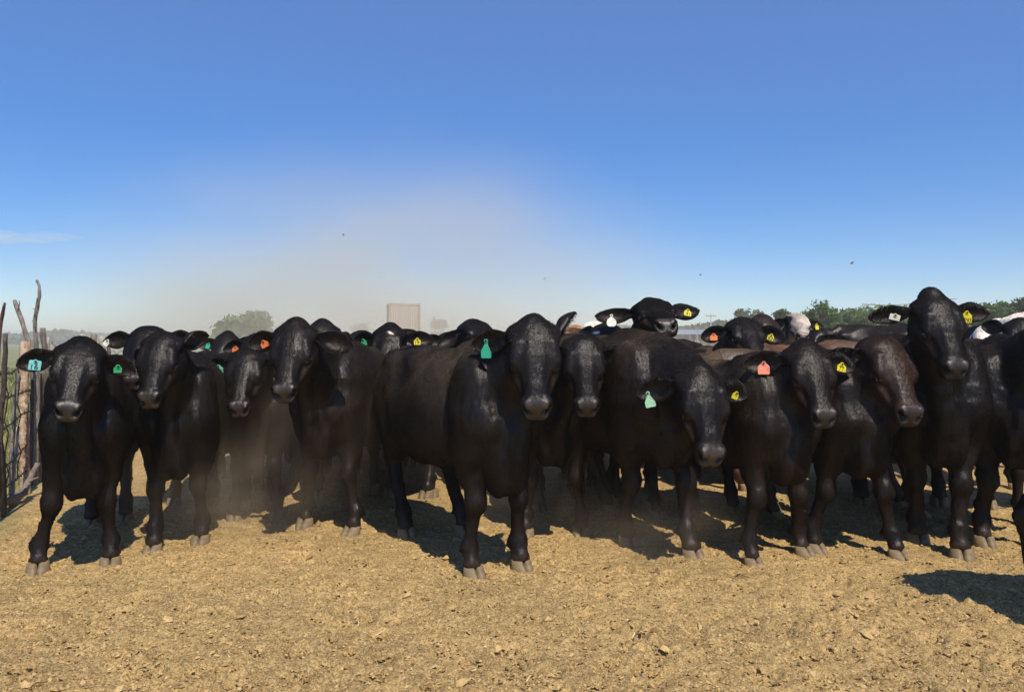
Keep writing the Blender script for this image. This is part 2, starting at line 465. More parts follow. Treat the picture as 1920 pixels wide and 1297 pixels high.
def hoof_mesh():
    mb = MB()
    for s in (-1, 1):
        rings = []
        n = 12
        for z, rx, ry, cx in ((.066, .036, .025, -.006), (.054, .046, .029, .002), (.032, .058, .033, .012), (.008, .070, .036, .023), (-.03, .076, .037, .028)):
            ring = []
            for k in range(n):
                a = 2*math.pi*k/n
                x = math.cos(a); y = math.sin(a)
                px = cx + rx*(x if x > 0 else x*.75)
                py = s*.0350 + ry*math.copysign(abs(y)**.8, y)*(1 - .35*max(0, x)**2) - s*.014*max(0, x)
                ring.append((px, py, z + (.010*x if z > .07 else 0)))
            rings.append(ring)
        V = [p for r in rings for p in r]
        Fq = [(i*n + (k+1) % n, i*n + k, (i+1)*n + k, (i+1)*n + (k+1) % n) for i in range(4) for k in range(n)]
        Fq.append(tuple(range(n)))
        mb.add(V, Fq)
    return mb.mesh('hoof', MAT['hoof'])

def ear_mesh(L, wide, roll_in=1.0, droop=0.0, tuft=True, seed=0, inner=None):
    """cupped ear along +x, opening towards +z, width along y; hairs along the rim"""
    nt, na = 18, 13
    outer, innr = [], []
    for i in range(nt + 1):
        t = i/nt
        w = wide*pchip([0, .12, .3, .5, .72, .88, .97, 1.0], [.40, .46, .80, 1.0, .86, .55, .25, .03], np.array([t]))[0]
        phi = pchip([0, .15, .4, .75, 1.0], [2.5, 2.0, 1.25*roll_in, .95*roll_in, .7], np.array([t]))[0]
        Rr = w/math.sin(min(phi, math.pi/2))
        cx, cz = L*t, -droop*L*t*t
        ro, ri = [], []
        for j in range(na):
            a = phi*(2*j/(na-1) - 1)
            p = np.array([cx, Rr*math.sin(a), cz - Rr*math.cos(a) + Rr*math.cos(min(phi, 1.6))*.5])
            nn = np.array([0, math.sin(a), -math.cos(a)])
            th = .0075*(1 - .55*abs(2*j/(na-1) - 1)**3)*(1.15 - .5*t)
            ro.append(p + nn*th*.5); ri.append(p - nn*th*.5)
        outer.append(ro); innr.append(ri)
    V = [p for r in outer for p in r] + [p for r in innr for p in r]
    B = (nt+1)*na; Q = []
    for i in range(nt):
        for j in range(na-1):
            q = (i*na+j, i*na+j+1, (i+1)*na+j+1, (i+1)*na+j)
            Q.append(q[::-1]); Q.append(tuple(B + k for k in q))
        for j, fl in ((0, 0), (na-1, 1)):
            q = (i*na+j, (i+1)*na+j, B+(i+1)*na+j, B+i*na+j)
            Q.append(q if fl else q[::-1])
    for j in range(na-1):
        Q.append((nt*na+j, nt*na+j+1, B+nt*na+j+1, B+nt*na+j))
    me = mesh_from_np('ear', np.array(V), np.array(Q), [MAT['coat']])
    col = np.tile(np.array([.012, .010, .009]), (len(V), 1))
    col[B:] = np.array([.020, .014, .011]) if inner is None else inner
    if inner is not None: col[:B] = inner*.9
    a = me.attributes.new('coat', 'FLOAT_COLOR', 'POINT'); c4 = np.ones((len(V), 4), np.float32); c4[:, :3] = col; a.data.foreach_set('color', c4.ravel())
    rng = random.Random(seed)
    mb = MB()
    if tuft:
        for i in range(2, nt - 1):
            for side in (0, na-1):
                for h in range(9):
                    p = innr[i][side] + np.array([rng.uniform(-.006, .006), 0, 0])
                    q = innr[i][na//2]
                    d = norm(q - p)*rng.uniform(.3, .9) + np.array([rng.uniform(-.1, .6), rng.uniform(-.25, .25), rng.uniform(.15, .8)])
                    ln = rng.uniform(.02, .045)*(L/.24)
                    d = norm(d)*ln; s = norm(np.cross(d, (0.3, .5, 1)))*.0011
                    mb.add([p - s, p + s, p + d*.6 + s*.7 + (0, 0, -.002), p + d], [(0, 1, 2, 3)])
            for h in range(12):
                j = rng.randrange(2, na-2)
                p = innr[i][j]; d = norm(np.array([.6, rng.uniform(-.6, .6), .7]))*rng.uniform(.015, .032)
                s = np.array([0, .0010, 0]); mb.add([p - s, p + s, p + d*.6 + s*.7, p + d], [(0, 1, 2, 3)])
    return me, mb

def tuft_obj(name, mb, parent, mat='hair'):
    if mb.f: return mb.obj(name, MAT[mat], parent)

def coat_hair(o, V, Q, col, pad, Hl, n, seed, Rw):
    """the short coat itself: fine strands lying down and back over the hide"""
    rng = np.random.RandomState(seed)
    fa = V[Q]; c1 = np.cross(fa[:, 2] - fa[:, 0], fa[:, 3] - fa[:, 1]); ar = np.linalg.norm(c1, axis=1)/2
    nm = c1/(2*ar[:, None] + 1e-12)
    face = Hl[Q[:, 0], 0] > -.1
    wgt = ar*np.where(face, 2.6, 1.0)*(fa[:, 0, 2] > .16)*(pad[Q[:, 0]] < .2)*np.where(fa[:, 0, 0] < -.6, .45, 1.0)
    cs = np.cumsum(wgt); k = np.searchsorted(cs, rng.rand(n)*cs[-1]); k = np.minimum(k, len(Q) - 1)
    a, b = rng.rand(n, 1), rng.rand(n, 1)
    q = fa[k]; p = (q[:, 0]*(1-a) + q[:, 1]*a)*(1-b) + (q[:, 3]*(1-a) + q[:, 2]*a)*b
    N_ = nm[k]
    flow = np.array([-.45, 0, -1.0]) + .55*np.stack([vnoise(p, 4.5, seed + i, 2) for i in range(3)], 1) + .22*rng.randn(n, 3)
    t = flow - N_*(flow*N_).sum(1)[:, None]; t /= np.linalg.norm(t, axis=1)[:, None] + 1e-9
    L = (.014 + .011*rng.rand(n))*np.where(face[k], .62, 1.0)
    lift = .11 + .15*rng.rand(n)
    P = np.stack([p - N_*.002, p + t*(L*.5)[:, None] + N_*(L*lift*.75)[:, None], p + t*L[:, None] + N_*(L*lift*.8)[:, None]], 1)
    hc = bpy.data.hair_curves.new('coat_hair'); hc.add_curves([3]*n)
    hc.attributes['position'].data.foreach_set('vector', P.astype(np.float32).ravel())
    r = hc.attributes.get('radius') or hc.attributes.new('radius', 'FLOAT', 'POINT')
    r.data.foreach_set('value', np.tile(np.array([.0009, .0007, .0002], np.float32), n))
    cc = hc.attributes.new('coat', 'FLOAT_COLOR', 'CURVE'); c4 = np.ones((n, 4), np.float32); c4[:, :3] = col[Q[k, 0]]*(.6 + .9*rng.rand(n, 1)); cc.data.foreach_set('color', c4.ravel())
    hc.materials.append(MAT['strand'])
    h = bpy.data.objects.new('coat_hair', hc); COL.objects.link(h); h.parent = o; h['kind'] = 'stuff'

def tag_mesh(col, shape, w, h, text='', ink=(.02, .02, .02)):
    """plastic ear tag hanging from its stud at the origin down -z, facing +x"""
    mb = MB()
    if shape == 'flag':   o = [(-.10, 0), (.10, 0), (.5, -.34), (.5, -.94), (.44, -1), (-.44, -1), (-.5, -.94), (-.5, -.34)]
    elif shape == 'tall': o = [(-.07, 0), (.07, 0), (.20, -.30), (.5, -.68), (.5, -.95), (.42, -1), (-.42, -1), (-.5, -.95), (-.5, -.62), (-.2, -.30)]
    elif shape == 'round': o = [(-.06, 0), (.06, 0), (.12, -.22), (.40, -.42), (.5, -.66), (.44, -.88), (.25, -1), (-.25, -1), (-.44, -.88), (-.5, -.66), (-.40, -.42), (-.12, -.22)]
    else: o = [(-.42, 0), (.42, 0), (.5, -.1), (.5, -.92), (.45, -1), (-.45, -1), (-.5, -.92), (-.5, -.1)]
    n = len(o)
    def bend(y): return -.10*h*((y + .5)**2)*1.2
    V = [(.0016 + bend(y), x*w, y*h) for x, y in o] + [(-.0016 + bend(y), x*w, y*h) for x, y in o]
    mb.add(V, [tuple(range(n))[::-1], tuple(range(n, 2*n))] + [(i, (i+1) % n, n + (i+1) % n, n + i) for i in range(n)], 0)
    # stud
    for r, x0 in ((.012, .004), (.0065, .008)):
        ring = [(x0, r*math.cos(2*math.pi*k/10), -.006 + r*math.sin(2*math.pi*k/10)) for k in range(10)]
        ring2 = [(-.002, y, z) for _, y, z in ring]
        mb.add(ring + ring2, [tuple(range(10)), ] + [((k+1) % 10, k, 10+k, 10+(k+1) % 10) for k in range(10)], 1 if r < .01 else 0)
    if text:
        cu = bpy.data.curves.new('t', 'FONT'); cu.body = text; cu.size = 1.0; cu.align_x = 'CENTER'; cu.resolution_u = 2
        ob = bpy.data.objects.new('t', cu); COL.objects.link(ob)
        dg = bpy.context.evaluated_depsgraph_get(); tm = bpy.data.meshes.new_from_object(ob.evaluated_get(dg))
        vs = np.array([v.co for v in tm.vertices]); fs = [tuple(p.vertices) for p in tm.polygons]
        bpy.data.objects.remove(ob); bpy.data.curves.remove(cu); bpy.data.meshes.remove(tm)
        if len(vs):
            ext = vs[:, 0].max() - vs[:, 0].min(); eh = vs[:, 1].max() - vs[:, 1].min()
            k = min(w*.86/ext, h*.55/eh); vs[:, 0] -= (vs[:, 0].max() + vs[:, 0].min())/2; vs[:, 1] -= vs[:, 1].min()
            yy = vs[:, 1]*k - h*.93
            mb.add(np.stack([.0028 + np.array([bend(y/h) for y in yy]), vs[:, 0]*k, yy], 1), fs, 2)
    return mb.mesh('ear_tag', [plastic(col), plastic((.02, .02, .02)) if shape != 'cyan' else plastic((.7, .55, .02)), plastic(ink)], smooth=False)

TAGC = dict(yellow=(.80, .66, .01), green=(.02, .50, .20), teal=(.02, .42, .26), orange=(.90, .20, .04), cyan=(.22, .68, .66), pale=(.40, .72, .48), white=(.80, .78, .62), salmon=(.92, .28, .16), mint=(.16, .62, .34))

def px(u, v, Y):
    """world point seen at pixel (u, v) of the 1920 x 1297 photograph at depth Y"""
    return np.array([(u - CX)/FPX*Y, Y, CAMZ - (v - HORV)/FPX*Y])
def gpx(u, v):
    Y = CAMZ*FPX/(v - HORV); return np.array([(u - CX)/FPX*Y, Y])

HOOF = {}
def cow(label, base, yaw, poll, hyaw, pitch, roll=0, s=1.0, hs=1.0, feet=None, ears=(None, None), tint=(.0046, .0042, .0040),
        dust=0.3, tags=(None, None), res='hi', knob=0.0, white=None, face=None, brisket=0.0, hairs=60000, barrel=.90, wide=.74, group='cattle of the herd', tuft=0.0, seed=1,
        nose=(.030, .0225, .019), legs=True, earcol=None, tail=None, name='cow', dewlap=1.0, brown=0.35):
    """base: world XY under the shoulders; yaw: heading; poll: world point of the top of the head; hyaw/pitch/roll: head in the world.
    feet: world XY of front-left, front-right, hind-left, hind-right (cow's own sides) or None for a square stance"""
    rng = random.Random(seed)
    cy, sy = math.cos(yaw), math.sin(yaw)
    Rw = np.array([[cy, sy, 0], [-sy, cy, 0], [0, 0, 1]])            # rows: local axes in the world
    base3 = np.array([base[0], base[1], ground_rise(base[0], base[1])])
    def loc(p): return Rw @ (np.asarray(p, float) - base3)/s
    O = loc(poll); H = head_axes(hyaw, pitch, roll) @ Rw.T; hsc = hs/s
    O = O - H[2]*(-.0)*hsc
    default = [(.08, .165), (.08, -.165), (-1.22, .17), (-1.22, -.17)]
    ft = []
    for i in range(4):
        f = feet[i] if feet else None
        if f is None: ft.append(default[i])
        else:
            up = f[2] if len(f) > 2 else 0
            l = loc((f[0], f[1], 0)); ft.append((l[0], l[1], up))
    # grid
    tip = O + H[0]*.52*hsc; hp = np.array([O + (np.array(c)*hsc) @ H for c in [(-.1, 0, -.1)] + [(a, b, c) for a in (0, .54) for b in (-.16, .16) for c in (.05, -.27)]])
    lo = np.minimum(hp.min(0), [-1.62, -.48*wide, -.02]) - .03; hi = np.maximum(hp.max(0), [.46, .48*wide, 1.36]) + .03
    for f in ft: lo[:2] = np.minimum(lo[:2], np.array(f[:2]) - .1); hi[:2] = np.maximum(hi[:2], np.array(f[:2]) + .1)
    lo[2] = -.02
    fine, coarse = {'hi': (.0083, .031), 'mid': (.0150, .041), 'lo': (.027, .058)}[res]
    axs = [graded_axis(lo[a], hi[a], hp[:, a].min(), hp[:, a].max(), fine/s, coarse/s) for a in range(3)]
    fd = Field(*axs)
    # trunk
    X = np.array(TR_X)
    fd.loft((0, 0, 0), np.eye(3), X, TR_TOP, TR_BOT, np.array(TR_HW)*np.interp(X, [-.55, -.10], [barrel, wide]), .05, 2.15, -.16)
    fd.cone((.10, 0, 1.20), (-.30, 0, 1.25), .07, .05, .10)
    fd.ell((.06, 0, .82), (.23, .17*wide, .28), .10)
    for sd in (-1, 1): fd.ell((.18, sd*.052, .655 + brisket), (.12, .056, .15), .05)   # brisket lobes
    fd.ell((.12, 0, .595 + brisket), (.12, .05, .075), .06)
    for sd in (-1, 1):
        fd.ell((.02, sd*.20*wide, 1.02), (.15, .07, .22), .10)           # shoulder blade
        fd.ell((-1.02, sd*.235*wide, 1.175), (.10, .05, .05), .12)        # hook bone
        fd.ell((.20, sd*.175*wide, .86), (.07, .055, .08), .07)           # point of the shoulder
        fd.cone((-.20, sd*.285*wide, 1.12), (-.15, sd*.30*wide, .70), .008, .012, .07, cut=True)   # behind the shoulder
        fd.cone((.17, sd*.185*wide, 1.10), (.27, sd*.17*wide, .92), .008, .010, .05, cut=True)    # before the shoulder
        fd.ell((.06, sd*.225*wide, .72), (.09, .06, .13), .06)            # forearm muscle
        fd.ell((-1.42, sd*.11, 1.13), (.06, .05, .06), .07)        # pin bone
        fd.ell((-.80, sd*.405*wide, 1.13), (.15, .075, .10), .12, cut=True)  # hollow before the hip
    fd.cone((-1.36, 0, 1.235), (-1.49, 0, 1.16), .05, .04, .06)
    tp = tail or [(-1.50, 0, 1.15), (-1.54, 0, .95), (-1.54, .01, .70), (-1.52, .03, .45)]
    leg_chain(fd, tp, [.035, .026, .022, .028], .02)
    fd.ell((-.98, 0, .60), (.20, .14, .12), .08)
    # legs
    if legs:
        front_leg(fd, ft[0][:2], 1, ft[0][2] if len(ft[0]) > 2 else 0, wide=wide); front_leg(fd, ft[1][:2], -1, ft[1][2] if len(ft[1]) > 2 else 0, wide=wide)
        hind_leg(fd, ft[2][:2], 1); hind_leg(fd, ft[3][:2], -1)
    # neck: three chains swept from the shoulders to the back of the skull
    hb = O + (np.array((.055, 0, -.10))*hsc) @ H; ht = O + (np.array((.15, 0, -.185))*hsc) @ H
    def swp(a, m, b, r0, r1, k, n=6):
        a, m, b = map(np.asarray, (a, m, b)); prev = None
        for i in range(n + 1):
            t = i/n; p = (1-t)**2*a + 2*t*(1-t)*m + t*t*b
            if prev is not None: fd.cone(prev, p, r0 + (r1-r0)*(i-1)/n, r0 + (r1-r0)*t, k)
            prev = p
    side = H[1]
    dirn = norm((hb - np.array([.05, 0, 1.05])))
    swp((.00, 0, 1.13), np.array([.26, 0, 1.12])*.5 + hb*.5 - H[0]*.06, hb, .118*wide, .080*hsc, .07)
    mt = np.array([.36, 0, .88])*.55 + ht*.45 - H[2]*.05
    swp((.10, 0, .92), mt, ht, .125*wide, .062*hsc, .06)
    swp((.05, 0, 1.03), (np.array([.30, 0, 1.0])*.5 + (hb + ht)*.25), (hb + ht)/2, .155*wide, .078*hsc, .07)
    th = O + (np.array((.17, 0, -.225))*hsc) @ H
    if dewlap: swp((.25, 0, .63 + brisket), np.array([.34, 0, .74])*.55 + th*.45, th, .034*dewlap, .022, .05)
    add_head(fd, O, H, hsc, knob)
    V, Q = fd.mesh(2)
    # skin folds, veins and lie of the hair as a little uneven relief
    fa = V[Q]; fn = np.cross(fa[:, 2] - fa[:, 0], fa[:, 3] - fa[:, 1]); vn = np.zeros_like(V)
    for c_ in range(4):
        for ax in range(3): vn[:, ax] += np.bincount(Q[:, c_], fn[:, ax], len(V))
    vn /= np.linalg.norm(vn, axis=1)[:, None] + 1e-12
    hd_ = np.clip(1.2 - np.linalg.norm((V - (O + .28*hsc*H[0]))/(.40*hsc), axis=1), 0, .7)
    q_ = V*np.array([1.0, 1.0, .75])
    rel = .0085*(1 - 2*np.abs(vnoise(q_, 5.5, seed + 3, 1))) + .0052*vnoise(q_*np.array([1, 1, .6]), 15, seed + 4, 2)
    fold = np.clip((V[:, 0] - .02)/.2, 0, 1)*np.clip((V[:, 2] - .5)/.15, 0, 1)
    rel = rel + .007*fold*(1 - 2.2*np.abs(vnoise(V*np.array([7.5, 7.5, 1.6]), 1.0, seed + 8, 2)))
    if res == 'hi': rel = rel + .0022*(1 - 2*np.abs(vnoise(q_*np.array([1, 1, .5]), 34, seed + 6, 2)))
    V = V + vn*(rel*(1 - .95*hd_/.7*.8))[:, None]
    # per-vertex coat
    Hl = ((V - O)/hsc) @ H.T
    tint = np.array(tint)
    col = np.tile(tint, (len(V), 1))
    nz = vnoise(V, 2.1, seed, 3)
    bw = np.clip((.5*nz + .5), 0, 1)[:, None]*(np.array([.0030, .0023, .0019]) + brown*np.array([.0062, .0034, .0018]))
    inner = np.clip((.78 - V[:, 2])/.3, 0, 1)*np.clip((V[:, 0] + .4)/.3, 0, 1)
    col = col + bw + inner[:, None]*np.array([.002, .0006, .0])
    back = np.clip((V[:, 2] - .78)/.42, 0, 1)*np.clip((.22 - V[:, 0])/.25, 0, 1)
    dn = np.clip(.5 + 1.2*vnoise(V*np.array([1, 1, .7]), 3.3, seed + 5, 3), 0, 1)
    col = col + (back*dn*dust)[:, None]*np.array([.050, .037, .022])
    low = np.clip((.34 - V[:, 2])/.30, 0, 1)*np.clip(.45 + vnoise(V, 9, seed+2, 2), 0, 1)*(Hl[:, 0] < -.2)
    col = col + low[:, None]*np.array([.010, .008, .006])
    foot = np.clip((.11 - V[:, 2])/.07, 0, 1)
    col = col + foot[:, None]*np.array([.022, .016, .010])
    if face is not None:
        fw = np.clip((Hl[:, 0] + .10)/.12, 0, 1)*np.clip(1.3 - np.abs(Hl[:, 1])/.16, 0, 1)*np.clip((Hl[:, 2] + .32)/.10, 0, 1)*(Hl[:, 0] < .7)
        col = col + fw[:, None]*np.array(face)
    ew = np.exp(-(((Hl[:, 0] - .30)/.06)**2 + ((np.abs(Hl[:, 1]) - .09)/.03)**2 + ((Hl[:, 2] + .10)/.05)**2))
    col = col + ew[:, None]*np.array([.016, .007, .002])
    if white is not None:
        w = white(V, Hl, seed)[:, None]; col = col*(1 - w) + w*np.array([.72, .66, .56])
    pad = np.clip((Hl[:, 0] - .446 - .10*np.clip(-(Hl[:, 2] + .06), -.05, .2))/.014, 0, 1)*np.clip((Hl[:, 2] + .116)/.016, 0, 1)*np.clip((.068 - .5*np.clip(-.08 - Hl[:, 2], 0, .1) - np.abs(Hl[:, 1]))/.010, 0, 1)*(Hl[:, 0] < .6)*(np.abs(Hl[:, 2]) < .16)
    pw = pad[:, None]; col = col*(1 - pw) + pw*np.array(nose)
    hole = np.zeros(len(V))
    for sg in (-1, 1):
        hole = np.maximum(hole, np.exp(-(((Hl[:, 0] - .478)/.022)**2 + ((Hl[:, 1] - sg*.052)/.016)**2 + ((Hl[:, 2] + .062)/.016)**2)))
    col = col*(1 - .96*np.clip(hole*1.6, 0, 1))[:, None]  # nostril hollows: their shade is painted in by darkening the vertex colour
    me = mesh_from_np('cow', V*s, Q, [MAT['coat']], {'coat': col, 'pad': pad*(1 - np.clip(hole*1.4, 0, 1))})
    o = link(name, me); o.location = base3; o.rotation_euler = (0, 0, yaw)
    o['label'] = label; o['category'] = 'cow'; o['group'] = group
    # eyes
    if 'eye' not in HOOF:
        mb = MB(); n = 10
        Vs = [(math.cos(a)*math.cos(b), math.sin(a)*math.cos(b), math.sin(b)) for b in np.linspace(-math.pi/2, math.pi/2, 8) for a in np.linspace(0, 2*math.pi, n, endpoint=False)]
        mb.add(Vs, [(i*n+k, i*n+(k+1) % n, (i+1)*n+(k+1) % n, (i+1)*n+k) for i in range(7) for k in range(n)])
        HOOF['eye'] = mb.mesh('eye', MAT['eye']); HOOF['hoof'] = hoof_mesh()
    def place(ob, pos, M):
        """local matrix from rows M (axes) and a position, in the cow's frame"""
        m = mathutils.Matrix(((M[0][0], M[1][0], M[2][0], pos[0]), (M[0][1], M[1][1], M[2][1], pos[1]), (M[0][2], M[1][2], M[2][2], pos[2]), (0, 0, 0, 1)))
        ob.matrix_local = m
    for sg in (1, -1):
        e = link('eye', HOOF['eye'], o)
        pos = (O + (np.array((.240, sg*.1085, -.062))*hsc) @ H)*s
        place(e, pos, np.eye(3)*.0265*hs)
    if legs:
        for i, f in enumerate(ft):
            if res == 'lo' and False: continue
            h = link('hoof', HOOF['hoof'], o)
            a = rng.uniform(-.18, .18)
            M = np.array([[math.cos(a), math.sin(a), 0], [-math.sin(a), math.cos(a), 0], [0, 0, 1]])*s*rng.uniform(.90, .98)
            place(h, (f[0]*s, f[1]*s, (f[2] if len(f) > 2 else 0)*s - rng.uniform(.002, .014)), M)
    # ears: spec = dict(up=elevation deg, back=deg, face=roll deg, L, w)
    for sg, spec, tg in ((1, ears[0], tags[0]), (-1, ears[1], tags[1])):
        if spec is False: continue
        sp = dict(up=-5, back=25, face=35, L=.235, w=.062, roll=1.0, droop=.05); sp.update(spec or {}); sp['L'] *= 1.10; sp['w'] *= 1.14
        el, bk = math.radians(sp['up']), math.radians(sp['back'])
        # head frame: out = sg*y, up the face = -x (towards the poll), normal = z
        d = np.array([-math.sin(el), sg*math.cos(el)*math.cos(bk), -math.cos(el)*math.sin(bk)])
        fwd = np.array([0, 0, 1.0]); fwd = norm(fwd - d*(fwd @ d)); dnv = norm(np.cross(d, fwd)); 
        if dnv[0] < 0: dnv = -dnv
        fa = math.radians(sp['face']); opn = norm(fwd*math.cos(fa) + dnv*math.sin(fa))
        wv = np.cross(opn, d)
        me_e, mb = ear_mesh(sp['L'], sp['w'], sp['roll'], sp['droop'], res != 'lo', seed*3 + sg, earcol)
        eo = link('ear', me_e, o)
        M = np.stack([d @ H, wv @ H, opn @ H])
        pos = (O + (np.array((.052, sg*.120, -.078))*hsc) @ H)*s
        place(eo, pos, M*hs)
        if mb.f: tuft_obj('ear_hair', mb, eo)
        if tg:
            t = dict(at=.5, side=0, w=.055, h=.06, shape='flag', text='', tilt=0, turn=0); t.update(tg)
            tm = tag_mesh(TAGC[t['col']], t['shape'], t['w']*.9, t['h']*.9, t['text'])
            to = link('ear_tag', tm, eo)
            # hangs straight down in the world, facing where the ear opens
            Mw = M @ Rw                                                  # ear axes in the world
            wpos_l = np.array([t['at']*sp['L'], t['side']*sp['w'], .006 + t.get('lift', 0)])
            ti = math.radians(t['tilt']); 
            nrm = Mw[2]*1.0; nrm = norm(np.array([nrm[0], nrm[1], max(-.2, min(.35, nrm[2]))]))
            if 'turn' in t and t['turn']:
                a = math.radians(t['turn']); nrm = np.array([nrm[0]*math.cos(a) - nrm[1]*math.sin(a), nrm[0]*math.sin(a) + nrm[1]*math.cos(a), nrm[2]])
            dw = np.array([0, 0, 1.0]); dw = norm(dw - nrm*(dw @ nrm)); yw = np.cross(dw, nrm)
            dw, yw = math.cos(ti)*dw + math.sin(ti)*yw, math.cos(ti)*yw - math.sin(ti)*dw
            T = np.stack([nrm, yw, dw]) @ Mw.T                        # in ear axes
            place(to, wpos_l, T/hs)
    if hairs and res != 'lo' and (white is None or res == 'hi'): coat_hair(o, V*s, Q, col, pad, Hl, hairs if res == 'hi' else hairs//4, seed, Rw)
    if tuft > 0:
        mb = MB()
        for i in range(int(900*tuft)):
            a = rng.uniform(-.03, .13); b = rng.gauss(0, .045); b = max(-.1, min(.1, b))
            n0 = .014 - 1.3*b*b - (max(0, .03 - a))*.6
            p = O + (np.array((a, b, n0 - .006))*hsc) @ H
            dd = np.array([rng.uniform(.0, 1.0), rng.uniform(-.6, .6), rng.uniform(.05, .32)]); dd = norm(dd)*rng.uniform(.02, .05)
            q = p + (dd*hsc) @ H; md = (p + q)/2 + (np.array((0, 0, .006))*hsc) @ H; sv = (np.array((.0010, .0010, 0))*hsc) @ H
            mb.add(np.array([p - sv, p + sv, md + sv*.8, q, md - sv*.8])*s, [(0, 1, 2, 4), (4, 2, 3)])
        tuft_obj('forelock', mb, o)
    return o
# ------------------------------------------------------------------ ground
FENCE_P, FENCE_D = np.array([-4.05, 6.1]), norm(np.array([-.42, 1.0]))
def field_side(x, y):
    """> 0 on the grass beyond the fence"""
    d = (x - FENCE_P[0])*(-FENCE_D[1]) + (y - FENCE_P[1])*FENCE_D[0]
    return np.maximum(d, (y - 46)*.35)
def ground_h(x, y, fine=1.0):
    P = np.stack([x, y], 1)
    h = .022*vnoise(P, .55, 3, 2) + .014*vnoise(P, 2.3, 4, 2)
    r = 1 - np.abs(vnoise(P, 6.5, 5, 2)); h = h + .017*(r - .7)*fine
    r2 = vnoise(P*np.array([1, 1.25]), 17, 6, 3); h = h + .0125*r2*fine
    if fine > .9:
        r3 = 1 - np.abs(vnoise(P, 41, 8, 2)); h = h + .0095*(r3 - .6)
        h = h + .0055*vnoise(P, 85, 9, 1)
    return h - .004 + ground_rise(x, y)
_pr = np.random.RandomState(8); _y = 1/(1/2.9 - _pr.rand(520)*(1/2.9 - 1/8.5)); PRINTS = np.stack([(_pr.rand(520)*2 - 1)*(_y*.68 + .2), _y, _pr.rand(520)*6.28, .6 + .5*_pr.rand(520)], 1)
def hoofmarks(x, y):
    h = np.zeros(len(x)); o = np.argsort(y, kind='stable'); ys_ = y[o]
    for X, Y, a, s in PRINTS:
        i0, i1 = np.searchsorted(ys_, (Y - .16, Y + .16)); k = o[i0:i1]; k = k[np.abs(x[k] - X) < .16]
        if len(k) == 0: continue
        u = (x[k] - X)*math.cos(a) + (y[k] - Y)*math.sin(a); v = np.abs(-(x[k] - X)*math.sin(a) + (y[k] - Y)*math.cos(a)); r = .052*s
        q = (u/(1.35*r))**2 + ((v - .45*r)/(.62*r))**2
        h[k] += -.020*s*np.clip(1.25 - q, 0, 1) + .009*s*np.exp(-((np.sqrt(q) - 1.55)/.35)**2)
    return h
def sheet(xs, ys, fine, dz=0.0):
    Xg, Yg = np.meshgrid(xs, ys); x = Xg.ravel(); y = Yg.ravel()
    z = ground_h(x, y, fine) if fine >= 0 else ground_rise(x, y) - .02
    if fine > .7: z = z + hoofmarks(x, y)
    n = len(xs); i, j = np.meshgrid(np.arange(len(ys)-1), np.arange(n-1), indexing='ij'); a = (i*n + j).ravel()
    return np.stack([x, y, z + dz], 1), np.stack([a, a+1, a+n+1, a+n], 1)
parts = [sheet(np.linspace(-3.9, 3.9, 640), np.linspace(2.75, 6.6, 340), 1.0),
         sheet(np.linspace(-11, 9, 350), np.linspace(6.58, 15, 150), .75, -.002),
         sheet(np.linspace(-7, -3.88, 50), np.linspace(1.5, 6.6, 80), .6, -.004), sheet(np.linspace(3.88, 7, 50), np.linspace(1.5, 6.6, 80), .6, -.004),
         sheet(np.linspace(-7, 7, 90), np.linspace(-1.5, 2.78, 40), .6, -.006),
         sheet(np.array([-2600, -900, -300, -100, -60] + list(np.linspace(-40, 40, 81)) + [60, 100, 300, 900, 2600]), np.array(list(np.linspace(14.9, 46, 60)) + list(np.geomspace(47, 3600, 50))), -1),
         sheet(np.array([-2600, -300, -60, -20, -10.95]), np.linspace(6.5, 14.95, 12), -1), sheet(np.array([8.95, 20, 60, 300, 2600]), np.linspace(6.5, 14.95, 12), -1),
         sheet(np.array([-2600, -300, -60, -20, -6.95]), np.linspace(-40, 6.55, 12), -1), sheet(np.array([6.95, 20, 60, 300, 2600]), np.linspace(-40, 6.55, 12), -1),
         sheet(np.linspace(-7, 7, 5), np.linspace(-40, -1.45, 6), -1)]
V = []; Q = []; b = 0
for v, q in parts: V.append(v); Q.append(q + b); b += len(v)
V = np.concatenate(V); Q = np.concatenate(Q)
fs = field_side(V[:, 0], V[:, 1])
fmask = np.clip((fs + .35*vnoise(V[:, :2], 1.1, 12, 2))/.5 + .2, 0, 1)
g = N('trampled_dirt'); tc = g.n('ShaderNodeTexCoord'); P_ = tc.outputs['Object']
fa = g.n('ShaderNodeAttribute'); fa.attribute_name = 'field'
n1 = g.noise(P_, 1.3, 4); n2 = g.noise(P_, 46, 6, .74); n3 = g.noise(P_, 120, 5, .80); n4 = g.noise(P_, 9, 4, .6)
dirt = g.ramp(n2, [(.34, (.21, .130, .047)), (.5, (.47, .305, .118)), (.64, (.65, .44, .185))])
dirt = g.mix(dirt, g.ramp(n1, [(.3, (.80, .79, .76)), (.62, (1.15, 1.13, 1.08))]), 1.0, 'MULTIPLY')
dirt = g.mix(dirt, g.ramp(n4, [(.35, (.74, .72, .70)), (.6, (1.1, 1.1, 1.1))]), .8, 'MULTIPLY')
dirt = g.mix(dirt, (.74, .57, .29), g.ramp(n3, [(.53, (0, 0, 0)), (.60, (.9, .9, .9))]))
dirt = g.mix(dirt, (.14, .088, .034), g.ramp(n3, [(.38, (.85, .85, .85)), (.45, (0, 0, 0))]))
dirt = g.mix(dirt, (.10, .066, .030), g.ramp(g.noise(P_, 75, 4, .65), [(.31, (.9, .9, .9)), (.41, (0, 0, 0))]))
gm = g.n('ShaderNodeMapping'); gm.inputs['Scale'].default_value = (.05, .02, 1); g.l(P_, gm.inputs['Vector'])
